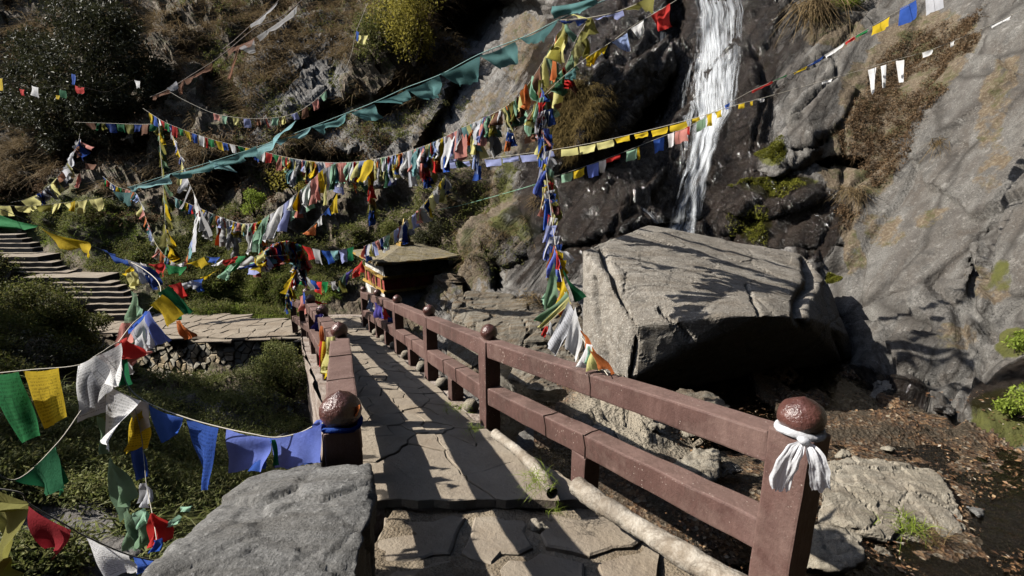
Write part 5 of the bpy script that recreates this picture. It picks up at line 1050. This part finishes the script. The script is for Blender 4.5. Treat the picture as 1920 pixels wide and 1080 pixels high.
# 2 main bright string
e, C_ = string('long crowded five colour string curving up from the left trees to the top centre', [(268,203,13.5),(300,224,13),(330,238,12.7),(400,262,12.2),(480,281,11.6),(560,299,11),(640,305,10.4),(720,295,9.7),(800,272,9.0),(860,243,8.4),(920,215,7.8),(960,192,7.5),(985,165,7.2),(1010,128,6.8),(1040,78,6.4),(1062,36,6.1)])
hang(e, C_, FIVE, .20, (.16,.26), 0.03, .44, .05, .1, (.1, 0, 0), .02, pr=False, seed=3)
hang(e, C_, MIX, (.14,.30), (.24,.50), .40, .84, -.05, .6, (.05, 0, 0), .05, seed=5)
hang(e, C_, PALE, (.14,.28), (.25,.62), .42, .86, -.02, .6, (.05, .05, 0), .06, seed=8)
hang(e, C_, ['olive','pgreen','rust','pyellow','sage','orange'], (.16,.26), (.22,.4), .84, 1, -.02, .5, (.2, 0, 0), .06, seed=9)
# 2b strand of crumpled flags from the knot at the top
e, C_ = string('strand of faded olive and orange flags falling from the upper string to the knot', [(1105,34,5.9),(1080,75,6.1),(1062,120,6.3),(1040,165,6.5),(1010,190,6.7),(985,225,7.0)]); hang(e, C_, ['sage','rust','pgreen','red','olive','pyellow'], (.16,.26), (.2,.34), .1, 1, -.05, .5, (.1, 0, 0), .06, seed=4)
# 3 lavender then yellow then white
e, C_ = string('lavender flags, then yellow ones crossing the waterfall, then white ones', [(740,306,10.5),(820,305,9.8),(900,298,9.2),(1000,286,8.5),(1100,270,7.9),(1200,248,7.4),(1300,222,7.0),(1380,197,6.8),(1440,181,6.9),(1550,150,7.1),(1670,115,7.4),(1750,92,7.6),(1850,50,8.0),(1910,22,8.3)], .0035)
for x0, y0, x1, y1, cn, dr in [(770,308,800,308,'lav',10),(823,305,853,304,'lav',12),(862,303,880,302,'lav',9),(908,299,939,297,'lav',13),(942,296,971,292,'lav',9),(975,291,1006,288,'lav',14),(1009,287,1037,283,'lav',11),(1052,280,1083,276,'pyellow',14),(1086,275,1116,269,'pyellow',15),(1119,268,1149,261,'pyellow',13),(1152,260,1180,253,'yellow',9),(1189,252,1215,246,'yellow',9),(1221,245,1252,237,'yellow',12),(1256,236,1287,227,'yellow',13),(1298,223,1312,219,'yellow',9),(1324,215,1334,212,'yellow',22),(1340,210,1352,206,'yellow',12),(1384,196,1396,193,'yellow',9),(1406,191,1412,189,'yellow',9),(1425,186,1432,184,'white',5),(1540,153,1560,148,'white',4),(1627,131,1643,126,'white',48),(1651,124,1662,121,'white',42),(1680,114,1695,112,'white',42),(1730,99,1748,92,'white',9),(1782,80,1790,76,'white',7),(1856,48,1895,30,'white',6)]:
    d = float(np.interp(x0, [770,1000,1300,1440,1900], [10.3,8.5,7.0,6.9,8.3])); tri_ = dr > 40 and cn == 'white' and x0 != 1680
    F_(e, cn, (x0, y0), (x1, y1), ((x0 + x1) / 2 + 3, y1 + dr) if tri_ else (x1 + 1, y1 + dr), ((x0 + x1) / 2, y0 + dr) if tri_ else (x0 + 2, y0 + dr), d, .02, nu=7, nv=7, fray=.004)
# 4 second string to the upper right
e, C_ = string('twisted thin multicolour string from the hanging bundle to the upper right corner', [(1038,332,6.5),(1080,318,6.6),(1130,300,6.7),(1180,281,6.8),(1240,257,6.8),(1290,238,6.8),(1340,208,6.8),(1380,186,6.9),(1420,165,7.0),(1500,131,7.2),(1560,96,7.3),(1590,76,7.4),(1640,46,7.5),(1700,12,7.6),(1790,-30,7.9)], .0035)
for x0, y0, x1, y1, cn, dr in [(1053,328,1074,322,'pgreen',16),(1074,322,1096,313,'yellow',14),(1101,310,1122,304,'bluemid',24),(1124,303,1136,299,'white',20),(1137,298,1162,289,'red',8),(1174,284,1194,278,'pgreen',20),(1194,277,1199,275,'yellow',22),(1226,263,1245,256,'blue',25),(1253,252,1264,248,'white',24),(1266,246,1290,240,'pink',24),(1285,240,1293,236,'red',16),(1306,228,1324,220,'sage',20),(1359,197,1368,192,'blue',10),(1410,170,1448,152,'red',4),(1450,151,1475,140,'green',3),(1487,136,1512,124,'yellow',4),(1513,123,1545,104,'blue',4),(1546,103,1582,80,'white',6),(1584,79,1602,68,'red',5),(1604,67,1628,54,'green',5),(1635,50,1668,31,'yellow',16),(1688,16,1718,0,'blue',32),(1735,-8,1768,-24,'silver',38)]:
    F_(e, cn, (x0, y0), (x1, y1), (x1, y1 + dr), (x0 + 1, y0 + dr), float(np.interp(x0, [1038,1380,1800], [6.5,6.9,7.9])), .02, nu=7, nv=7)
# 5 near upper string with the red flag
e, C_ = string('upper string with one square red flag, a white and a pale blue one', [(1330,-40,4.9),(1262,4,5.1),(1222,28,5.3),(1182,52,5.4),(1147,78,5.6),(1100,108,5.8),(1058,142,6.0),(1020,178,6.3)])
F_(e,'red',(1221,29),(1256,6),(1260,52),(1234,58),5.2,.03,nv=14,nu=14); F_(e,'white',(1182,53),(1207,38),(1203,66),(1199,72),5.4,.02); F_(e,'pblue',(1147,79),(1176,62),(1182,98),(1172,96),5.5,.02); F_(e,'yellow',(1100,108),(1128,92),(1112,118),(1103,122),5.7,.05); F_(e,'teal',(1060,140),(1079,128),(1077,148),(1060,151),6.0,.03); F_(e,'yellow',(1128,92),(1140,84),(1134,96),(1128,100),5.6,.03)
# 6
e, C_ = string('short upper strand with two olive and two dull blue flags at the top edge', [(1046,38,5.7),(1105,33,5.5),(1168,18,5.3),(1240,-14,5.1)])
F_(e,'dkblue',(1048,38),(1102,34),(1095,42),(1060,42),5.6,.02); F_(e,'olive',(1105,34),(1108,32),(1124,62),(1084,78),5.5,.03); F_(e,'lav',(1114,34),(1168,18),(1170,30),(1128,36),5.4,.02); F_(e,'olive',(1168,18),(1228,-10),(1226,18),(1196,20),5.2,.03); F_(e,'pyellow',(1072,24),(1104,34),(1098,36),(1068,26),5.6,.01)
# 7 vertical bundle tied to the right railing
e, C_ = string('thick bundle of flags hanging down centre and tied to the upper rail', [(1016,150,6.6),(1017,220,6.5),(1022,300,6.2),(1030,370,5.8),(1040,450,5.3),(1052,520,4.8),(1075,600,4.2),(1105,655,3.7),(1140,704,3.28)], .003)
a_, s_ = walk(C_); rb = random.Random(5)
for k in range(66):
    t = rb.uniform(.0, .60) * s_[-1]; A = np.array([np.interp(t, s_, a_[:, i]) for i in range(3)]); w_ = rb.uniform(.05, .13); l_ = rb.uniform(.16, .36); sd_ = rb.choice((-1, 1)); A = A + [rb.uniform(-.07, .02), rb.uniform(-.04, .04), 0]; B = A + [w_ * .9, rb.uniform(-.05, .05), rb.uniform(-.10, .06)]; D = A + [sd_ * rb.uniform(.0, .09), rb.uniform(-.06, .06), -l_]; Cc = D + [w_ * rb.uniform(.3, 1), 0, rb.uniform(-.10, .12)]; _seed[0] += 1
    cloth_grid(A, B, Cc, D, cloth(rb.choice(['yellow','white','blue','red','pyellow','pgreen','lav','pink','olive','bluemid','dkblue','silver'])), e, .045, 7, 8, _seed[0], 'flag', .006, 3)
for q in [('pgreen',(1036,505),(1046,520),(1028,560),(1015,575),4.9,.04),('sage',(1040,490),(1048,560),(1032,575),(1017,578),4.8,.04),('bluemid',(1038,462),(1052,500),(1048,528),(1028,522),5.0,.05),('red',(1044,470),(1050,490),(1050,508),(1043,506),4.95,.02),('orange',(1040,460),(1046,475),(1032,500),(1024,505),5.1,.03),
          ('dkgreen',(1053,504),(1058,518),(1098,555),(1084,566),4.6,.03),('yellow',(1056,520),(1066,548),(1054,592),(1044,570),4.6,.04),('pink',(1056,530),(1064,548),(1052,570),(1046,560),4.65,.02),('sage',(1062,545),(1066,556),(1020,605),(1005,604),4.45,.03),('pyellow',(1066,556),(1070,568),(1014,616),(1008,614),4.4,.02),('orange',(1055,575),(1060,582),(1050,592),(1047,588),4.4,.02),
          ('silver',(1067,566),(1084,595),(1040,672),(1022,648),4.1,.03),('white',(1080,575),(1092,625),(1078,682),(1062,655),3.95,.04),('grey',(1030,600),(1036,606),(1036,634),(1026,622),4.3,.03),('red',(1022,612),(1028,612),(1021,634),(1015,630),4.35,.02),('orange',(1090,618),(1096,628),(1120,672),(1096,650),3.7,.03),('orange',(1104,650),(1118,664),(1146,702),(1120,690),3.35,.03),
          ('white',(1098,644),(1108,646),(1108,692),(1088,690),3.45,.04),('pgreen',(1102,648),(1108,650),(1110,682),(1100,680),3.42,.02),('pyellow',(1108,652),(1116,668),(1122,696),(1106,694),3.38,.03)]:
    F_(e, q[0], *q[1:5], q[5], q[6], nu=9, nv=12, fray=.006, pr=q[0] in ('silver',))
# 8 lower white swag
e, C_ = string('swag of crowded mostly white flags hanging low behind the terrace', [(318,366,13),(345,378,12.8),(380,393,12.4),(417,408,12),(453,419,11.6),(482,417,11.3),(501,405,11.1),(520,393,10.9),(547,371,10.6),(580,343,10.3),(610,314,10.1),(640,304,10)])
hang(e, C_, ['red','cyan','orange','white','green','yellow','blue'], .2, (.2,.34), .02, .2, -.02, .2, fold=.04, seed=2); hang(e, C_, ['white','silver','white','grey','white','orange'], (.14,.24), (.45,.85), .18, .55, .04, .5, (.02,0,0), .06, seed=5); hang(e, C_, MIX, (.12,.2), (.15,.35), .2, .6, -.02, .5, fold=.05, seed=6)
hang(e, C_, ['pgreen','silver','white','lav','pgreen'], (.25,.34), (.5,.85), .55, .8, .0, .2, (-.35,0,0), .06, seed=15); hang(e, C_, ['pink','yellow','silver','pgreen','white'], (.2,.3), (.3,.5), .78, 1, -.03, .3, (-.1,0,0), .05, seed=7)
# 9 left swag
e, C_ = string('thin swag of small pale flags falling from the teal string end to the bank', [(192,330,12.5),(215,348,12.2),(240,356,12),(258,366,11.8),(272,405,11.5),(284,440,11.3),(297,464,11.1),(315,485,10.9),(335,496,10.8),(349,486,10.9),(362,440,11.2),(372,390,11.6),(352,335,12.2),(330,270,12.8),(312,225,13.2)])
hang(e, C_, ['yellow','green','red','white','blue'], .13, (.14,.2), .0, .1, .02, .1, seed=1); hang(e, C_, ['orange','pink','cyan','pblue','silver','pyellow','white','pink'], .18, (.14,.26), .12, .52, .01, .3, (-.2,0,.3), .03, seed=3); hang(e, C_, ['grey','silver','white','pyellow'], (.14,.26), (.4,.7), .56, .82, .12, .5, (-.1,0,0), .04, seed=5); hang(e, C_, ['lav','white','yellow','grey'], .12, (.12,.22), .84, 1, .06, .4, seed=7)
# 10 big flags streaming in from the left
e, C_ = string('near string of large green, yellow and blue flags streaming in from the left edge', [(-60,375,4.2),(0,392,4.4),(70,421,4.7),(160,455,5.1),(240,488,5.5),(300,500,5.9),(350,497,6.2),(400,490,6.6),(460,484,7.2),(540,478,8)])
F_(e,'green',(-40,382),(70,422),(40,434),(-40,420),4.5,.04); F_(e,'yellow',(76,424),(163,455),(178,478),(120,462),4.9,.05); F_(e,'blue',(162,456),(240,488),(248,502),(200,474),5.2,.03)
for q in [('silver',(236,484),(262,494),(272,528),(262,534),5.4,.03),('dkblue',(256,492),(282,500),(304,535),(285,545),5.5,.04),('white',(262,492),(275,495),(285,520),(272,512),5.55,.02),('red',(278,495),(308,490),(313,518),(296,508),5.7,.05),('green',(312,495),(348,500),(340,514),(318,513),5.9,.03),('yellow',(346,496),(382,482),(396,494),(364,499),6.1,.03),('blue',(386,480),(412,482),(405,494),(392,490),6.3,.02),('white',(396,498),(420,485),(414,497),(400,500),6.2,.02),('red',(416,488),(444,480),(440,492),(424,497),6.4,.03),('green',(440,480),(462,480),(430,510),(416,520),6.5,.03),('pgreen',(432,495),(446,490),(428,524),(412,522),6.4,.03),('yellow',(376,520),(412,504),(400,512),(384,526),6.2,.02),('white',(440,500),(470,480),(478,488),(445,506),6.6,.03),('dkblue',(450,500),(478,492),(480,500),(452,504),6.6,.02),('yellow',(462,486),(474,480),(478,488),(470,490),6.7,.02),('silver',(338,532),(362,524),(376,538),(350,542),6.0,.03),('blue',(358,526),(382,522),(386,540),(376,550),6.0,.04),('pyellow',(476,482),(498,468),(500,480),(482,498),7,.03),('yellow',(484,496),(500,490),(496,500),(484,500),7,.02)]:
    F_(e, q[0], *q[1:5], q[5], q[6], nu=10, nv=10)
# hub of flags above the bridge end
e, C_ = string('crowded knot of many small bright flags above the far end of the left railing', [(478,484,8.5),(500,468,9),(520,455,9.3),(545,452,9.6),(565,468,9.8),(560,500,9.8),(545,530,9.8),(535,560,9.8)])
hang(e, C_, ['blue','red','white','yellow','lav','pgreen','pink','silver'], (.12,.22), (.2,.4), 0, .75, -.08, .5, (.0,0,.2), .06, seed=12); hang(e, C_, ['red','orange','yellow','white','blue','cyan'], (.1,.2), (.2,.42), .2, 1, -.08, .6, (-.1,0,0), .06, seed=22); hang(e, C_, FIVE, (.1,.18), (.15,.3), .6, 1, -.05, .4, (.1,0,0), .05, seed=32)
e, C_ = string('string of small faded flags from the bright knot to the right above the railing', [(540,452,9.6),(575,462,10),(610,470,10.4),(650,466,10.9),(690,450,11.5)]); hang(e, C_, ['lav','pyellow','dkgreen','red','grey','blue','cyan'], .2, (.18,.34), .05, .75, .03, .35, fold=.04, seed=4)
e, C_ = string('dark toned strand of flags between the knot and the shrine corner', [(560,500,9.8),(575,520,10.2),(600,528,10.6),(640,525,11.2),(665,510,11.8),(682,488,12.6)]); hang(e, C_, ['olive','blue','red','green','grey'], .16, (.16,.3), .0, .55, .03, .3, fold=.04, seed=6); F_(e,'sage',(636,522),(650,512),(642,540),(634,548),11.2,.05); F_(e,'purple',(648,512),(662,505),(650,530),(643,534),11.3,.03); F_(e,'red',(662,505),(680,488),(680,510),(664,522),12,.05)
# orange to yellow strand
e, C_ = string('short strand of an orange, a white, a blue and a yellow flag above the knot', [(568,440,9.6),(590,420,9.8),(608,400,10),(628,372,10.2),(645,330,10.4)])
F_(e,'orange',(578,430),(594,418),(590,440),(572,440),9.6,.04); F_(e,'white',(594,416),(602,404),(606,420),(598,424),9.8,.02); F_(e,'blue',(602,404),(616,388),(620,402),(606,402),9.9,.02); F_(e,'yellow',(618,388),(632,362),(632,398),(620,402),10,.03); F_(e,'pyellow',(606,368),(611,350),(612,384),(606,386),10,.02)
# 18
e, C_ = string('slanting string of flags dropping to the left corner of the shrine roof', [(836,330,9.4),(815,355,9.8),(800,376,10.1),(775,402,10.6),(740,432,11.3),(705,452,12),(682,462,12.6)]); hang(e, C_, ['yellow','grey','pyellow','dkblue'], .22, (.25,.42), 0, .3, -.02, .4, (.05,0,0), .05, seed=2); hang(e, C_, ['pink','lav','pyellow','pgreen','silver','dkblue','pink','white'], .24, (.25,.4), .28, 1, -.03, .3, (.0,0,0), .05, seed=3)
e, C_ = string('thin pale green cord running from the slanting string up to the hanging bundle', [(778,400,10.5),(850,388,9.6),(920,370,8.6),(990,350,7.4),(1036,336,6.5)], .004, cat='cord', name='green_cord', ccol=NB('green_twine').set(Base_Color=(.20,.38,.27), Roughness=.9)); F_(e,'pgreen',(998,346),(1022,338),(1016,352),(1002,352),7.0,.02)
# dangling strands under the main string
for k, (x, y0, y1, d, pal, lb) in enumerate([(692,322,420,10,['yellow','red','olive','dkblue'],'dangling strand with a yellow top and dark blue tail'),(794,300,356,9.1,['orange','red','dkblue'],'dangling strand of orange and dark blue right of centre under the main string'),(888,240,334,8.2,['orange','white','pblue','blue'],'dangling strand ending in pale blue cloth left of the moss bulge'),(950,215,286,7.7,['green','white','blue','orange'],'dangling strand of blue and white cloth near the knot'),(858,300,332,8.6,['sage','olive','grey'],'faded green rag dangling beside the lavender flags')]):
    e, C_ = string(lb, [(x, y0, d), (x + 2, (y0 + y1) / 2, d), (x, y1 - 14, d)]); a_, s_ = walk(C_)
    for j in range(7 if k < 4 else 3):
        t = j / 7 * s_[-1]; A = np.array([np.interp(t, s_, a_[:, i]) for i in range(3)]) + [rb.uniform(-.03, .03), 0, 0]; l_ = (y1 - y0) * d / 960 * .28; cloth_grid(A, A + [.09, 0, -.02], A + [.12 + rb.uniform(-.05, .05), 0, -l_], A + [rb.uniform(-.06, .03), 0, -l_ * 1.1], cloth(pal[min(len(pal) - 1, int(j / 7 * len(pal)))]), e, .045, 7, 7, 500 + k * 10 + j, 'flag', .005, 3)
# 11 near string tied to the left post
e, C_ = string('nearest string of big printed flags tied to the left post', [(-60,705,2.6),(0,699,2.58),(60,693,2.56),(145,685,2.55),(185,664,2.6),(222,642,2.68),(225,662,2.66),(238,720,2.6),(275,754,2.55),(345,782,2.5),(413,801,2.45),(470,813,2.4),(515,820,2.38),(560,812,2.36),(598,795,2.33),(640,790,2.26)], .003)
for q in [('green',(-30,700),(38,696),(67,820),(42,834),2.5,.02,1),('yellow',(42,695),(112,689),(118,785),(86,803),2.5,.012,1),('white',(146,684),(182,666),(215,720),(162,778),2.52,.03,1),('white',(178,668),(222,644),(230,720),(196,742),2.58,.03,1),('silver',(152,700),(172,690),(195,770),(154,792),2.56,.02,1),('white',(205,722),(262,752),(206,826),(192,850),2.5,.022,1),('silver',(236,738),(275,756),(278,800),(262,816),2.56,.02,0),('yellow',(250,762),(270,768),(266,838),(232,852),2.6,.03,1),
          ('blue',(279,758),(345,783),(322,815),(308,826),2.5,.02,0),('blue',(347,783),(413,801),(392,916),(384,908),2.46,.02,1),('bluemid',(423,803),(509,820),(500,880),(440,884),2.42,.025,0),('bluemid',(509,820),(600,796),(600,866),(520,878),2.36,.02,0),('blue',(507,822),(509,822),(502,880),(462,884),2.39,.01,0),('blue',(597,800),(600,797),(600,866),(570,874),2.335,.01,0),('green',(509,824),(516,824),(519,872),(513,872),2.37,.01,0)]:  # two thin darker blue triangles put fold shade into colour over the blue flags
    F_(e, q[0], *q[1:5], q[5], q[6], pr=bool(q[7]), nu=18, nv=18, fray=.002, waves=1.4)
# cluster above the knot
e, C_ = string('cluster of crumpled green, red and blue flags where the near string climbs to the knot', [(222,642,2.7),(250,606,3.0),(278,583,3.2),(300,556,3.5),(296,528,4.0),(270,505,4.8),(246,492,5.4)])
for q in [('yellow',(236,510),(246,498),(254,506),(234,520),4.6,.03),('pyellow',(240,512),(252,508),(256,530),(246,545),4.5,.03),('sage',(246,545),(252,550),(262,600),(235,600),3.9,.03),('sage',(236,596),(262,590),(275,640),(232,650),3.3,.04),('pgreen',(256,572),(266,580),(272,600),(262,596),3.6,.02),('pink',(234,606),(240,604),(262,640),(222,645),3.1,.04),('red',(222,638),(240,632),(250,668),(228,676),2.75,.05),('pink',(228,650),(262,660),(279,670),(256,684),2.8,.05),('silver',(240,625),(275,590),(288,640),(270,668),2.9,.03),('white',(250,640),(270,620),(278,655),(262,662),2.85,.02),('bluemid',(262,590),(278,583),(315,640),(292,644),3.0,.03),('blue',(272,584),(277,582),(262,602),(240,625),2.95,.01),('dkgreen',(220,648),(230,652),(248,720),(232,718),2.75,.02),('grey',(232,660),(238,668),(252,700),(246,702),2.8,.02),
          ('yellow',(283,572),(301,553),(338,590),(316,608),3.2,.03),('dkgreen',(299,548),(314,537),(363,588),(340,594),3.4,.03),('red',(315,535),(334,530),(344,556),(336,568),3.7,.04),('dkgreen',(312,540),(330,545),(345,594),(326,604),3.5,.03),('orange',(326,602),(340,600),(362,636),(354,640),3.3,.03)]:
    F_(e, q[0], *q[1:5], q[5], q[6], nu=11, nv=12, sheer=.15 if q[0] in ('silver','sage') else 0)
# 12 lowest left string
e, C_ = string('lowest near string with a dark red flag and a printed white one', [(152,770,2.35),(105,834,2.1),(28,900,1.9),(-40,860,1.8),(-60,900,1.7),(-10,915,1.7),(40,925,1.75),(57,946,1.8),(135,991,1.9),(155,1003,1.95),(240,1040,2.1),(296,1052,2.25)], .0028)
for q in [('dkgreen',(28,900),(102,838),(130,905),(78,926),1.98,.02,0),('dkgreen',(100,840),(110,836),(128,900),(112,934),2.05,.02,0),('olive',(-30,900),(52,940),(56,1020),(-30,1065),1.7,.05,0),('olive',(-30,930),(50,945),(40,965),(-30,960),1.66,.03,0),('dkred',(56,948),(135,993),(102,1044),(78,1032),1.82,.02,0),('white',(155,1004),(242,1042),(248,1078),(218,1074),2.0,.02,1),('blue',(243,1042),(292,1052),(284,1064),(258,1072),2.15,.015,1),('olive',(-20,1050),(12,1046),(34,1084),(-20,1100),1.7,.03,0)]:
    F_(e, q[0], *q[1:5], q[5], q[6], pr=bool(q[7]), nu=16, nv=16, fray=.003, waves=1.3)
# 13 danglers
e, C_ = string('long dangling tail of sage green and red cloth above the slate boulder', [(240,725,2.6),(262,800,2.55),(270,860,2.5),(275,910,2.45),(285,960,2.35),(292,1000,2.25),(296,1030,2.2)], .0018)
for q in [('sage',(182,780),(196,782),(205,850),(192,840),2.6,.02),('sage',(205,858),(214,862),(247,925),(232,975),2.55,.03),('sage',(228,965),(242,950),(285,1010),(270,1022),2.5,.03),('sage',(240,975),(262,1005),(268,1030),(240,1030),2.5,.03),('dkblue',(242,848),(268,836),(278,890),(254,902),2.55,.02),('silver',(268,905),(276,905),(288,950),(266,938),2.45,.03),('red',(284,962),(292,960),(314,1010),(296,1024),2.3,.04),('red',(286,968),(296,964),(306,1012),(290,1020),2.32,.03),('pgreen',(254,960),(270,952),(282,978),(262,986),2.4,.03),('pgreen',(308,985),(335,965),(328,985),(305,992),2.3,.02),('pgreen',(338,950),(362,948),(350,960),(336,956),2.3,.01),('blue',(290,1012),(300,1010),(298,1034),(292,1034),2.2,.02)]:
    F_(e, q[0], *q[1:5], q[5], q[6], nu=10, nv=14)
# 14 left pale yellow string
e, C_ = string('far string of pale yellow flags entering at the left edge above the stairs', [(-60,382,10),(0,385,10.2),(60,386,10.4),(120,380,10.6),(190,371,10.8),(212,366,11)]); hang(e, C_, ['pyellow','olive','pyellow'], .26, (.1,.2), .15, .62, .05, .5, seed=2)
F_(e,'pyellow',(142,378),(163,374),(162,396),(150,404),10.6,.03); F_(e,'pyellow',(166,374),(192,370),(192,392),(182,396),10.7,.03); F_(e,'yellow',(131,380),(140,376),(138,398),(132,396),10.6,.03)
# 15 faded ribbons top left
M_fc = NB('faded_cord').set(Base_Color=(.26,.21,.18), Roughness=.9)
e, C_ = string('two long faded ribbon strands slanting down from the top edge left of centre', [(600,-30,15),(530,30,15.4),(480,52,15.6),(430,92,16),(400,115,16.2),(360,140,16.4),(320,165,16.8),(282,182,17.2)], .012, ccol=M_fc)
V, Fc = tube(spline([U(540,-20,14.6),U(510,14,14.8),(U(470,48,15.2)),U(440,75,15.5),U(418,92,15.8)], 8), .012, 5); link('cord', mesh_np('cord', V, Fc), M_fc, e)
for q in [('grey',(560,8),(482,68),(484,78),(556,26),15.3),('grey',(520,4),(470,45),(472,54),(505,28),14.8),('rust',(480,70),(425,92),(428,104),(470,84),15.8),('rust',(398,118),(345,150),(350,160),(396,126),16.3),('silver',(330,152),(312,165),(325,172),(336,160),16.6),('rust',(345,148),(335,160),(338,178),(342,172),16.5),('rust',(318,168),(284,180),(286,188),(316,174),17),('rust',(444,92),(448,92),(432,146),(428,150),15.7),('grey',(476,74),(480,98),(468,100),(448,90),15.6)]:
    F_(e, q[0], *q[1:5], q[5], .04, nu=10, nv=6, fray=.02, sheer=.25)
# 16
e, C_ = string('high faint string looping across the dry slope and up the grey outcrop', [(318,172,16),(350,190,15.8),(400,212,15.5),(450,221,15.2),(500,222,15),(545,215,14.8),(575,200,14.6),(600,180,14.4),(640,140,14.2),(658,105,14),(668,60,13.9),(690,5,13.7)], .005); hang(e, C_, ['pink','pgreen','pyellow','lav','rust','olive'], .24, (.14,.3), .22, .72, .12, .3, fold=.03, seed=8)
F_(e,'pyellow',(672,66),(690,66),(686,84),(671,82),13.8,.03); F_(e,'blue',(668,58),(673,60),(671,78),(668,76),13.8,.01)
# 17
e, C_ = string('level string of dim green and olive flags in front of the dark tree', [(140,229,16),(200,231,15.6),(260,233,15),(310,232,14.2)], .004); hang(e, C_, ['rust','dkgreen','olive','dkgreen','dkblue'], .4, (.18,.34), .1, .95, .05, .3, seed=1)
e, C_ = string('faded tangle of rags strung at the left between the dark tree and the stairs', [(150,250,14),(146,270,13.8),(135,290,13.6),(120,315,13.4),(95,345,13.2),(60,370,13),(20,380,12.8)], .005); hang(e, C_, ['grey','pyellow','silver','dkblue','rust','silver'], (.25,.4), (.2,.4), .1, .8, -.1, .5, (.2,0,.2), .08, seed=1)
F_(e,'pink',(148,262),(176,276),(170,282),(150,270),13.8,.03); F_(e,'rust',(160,305),(180,308),(178,318),(160,318),13.6,.02); F_(e,'pink',(145,330),(152,322),(150,352),(142,352),13.6,.04)
e, C_ = string('dangling olive and yellow cords hanging in front of the dark tree trunk', [(298,232,14),(300,270,13.6),(304,320,13),(308,380,12.5),(311,430,12),(316,470,11.6)], .005); hang(e, C_, ['olive','yellow','olive','sage'], (.12,.2), (.25,.5), 0, 1, .1, .5, fold=.05, seed=3)
F_(e,'olive',(308,436),(316,436),(322,462),(298,462),11.8,.04)
e, C_ = string('scattered yellow, red and white rags strung through the dark tree', [(-40,140,17),(0,146,17),(60,165,17),(140,160,17),(200,172,17),(250,150,17.2),(262,165,17.2)], .0015, ccol=M_fc)
for q in [('yellow',(-8,146),(5,147),(5,170),(-8,170),.02),('red',(36,166),(46,168),(46,180),(38,179),.03),('white',(58,160),(72,164),(70,182),(60,178),.04),('blue',(134,138),(142,140),(142,158),(136,158),.03),('red',(140,160),(158,164),(156,176),(142,174),.04),('dkgreen',(112,168),(124,170),(124,184),(114,182),.03),('white',(252,150),(262,152),(262,164),(256,166),.02),('yellow',(105,178),(112,179),(111,186),(105,186),.02)]: F_(e, q[0], *q[1:5], 17, q[5], nu=6, nv=6)
# scarves tied on the left railing and the far right one
def rag(label, quads, loc):
    e = empty('scarf', U(*loc), label, 'scarf'); 
    for q in quads: 
        o = F_(e, q[0], *q[1:5], q[5], q[6], nu=9, nv=14, fray=.006, waves=3); o.name = 'tail'; o.data.name = 'tail'
rag('yellow and red scarves trailing down the outside of the second left post', [('pyellow',(613,632),(628,630),(618,690),(606,700),4.6,.03),('red',(598,640),(606,640),(612,690),(600,684),4.8,.03),('yellow',(606,640),(616,640),(612,712),(604,700),4.75,.03),('orange',(600,610),(606,612),(606,650),(598,648),5.2,.02)], (618,632,4.7))
rag('purple and white scarf knotted on the third left post', [('purple',(592,590),(604,588),(598,622),(586,616),6.6,.04),('white',(600,588),(608,590),(604,614),(598,612),6.6,.03)], (602,590,6.6))
rag('pink, red and blue scarves tied at the far end of the left railing', [('pink',(560,556),(574,550),(574,590),(562,580),9.5,.05),('blue',(568,548),(580,548),(578,572),(568,566),9.4,.03),('red',(582,560),(600,566),(612,572),(590,570),8.8,.03),('pyellow',(574,545),(590,542),(586,560),(574,556),9,.04)], (574,550,9.4))
rag('blue and red scarves wrapped over the far part of the right railing', [('pblue',(695,552),(706,554),(704,588),(690,578),11.2,.04),('white',(704,553),(709,554),(702,580),(700,578),11,.02),('purple',(702,566),(716,570),(718,598),(704,596),10.4,.04),('red',(716,574),(722,576),(734,602),(722,600),10,.03),('dkblue',(726,594),(736,596),(738,608),(728,606),9.8,.02)], (706,553,11))
rag('blue scarf knotted round the near left post under its ball', [('bluemid',(594,788),(606,784),(604,806),(592,800),2.3,.015),('orange',(664,764),(676,758),(672,780),(662,782),2.3,.01)], (640,790,2.35))
V, Fc = tube([Vector((LW[0].x + .085 * math.cos(a), LW[0].y + .085 * math.sin(a), LW[0].z + .02 + .008 * math.sin(3 * a))) for a in np.linspace(0, 2 * math.pi, 20)], .012, 8); link('band', mesh_np('band', V, Fc), cloth('blue'), bpy.data.objects[[o.name for o in bpy.data.objects if o.name.startswith('scarf')][-1]])
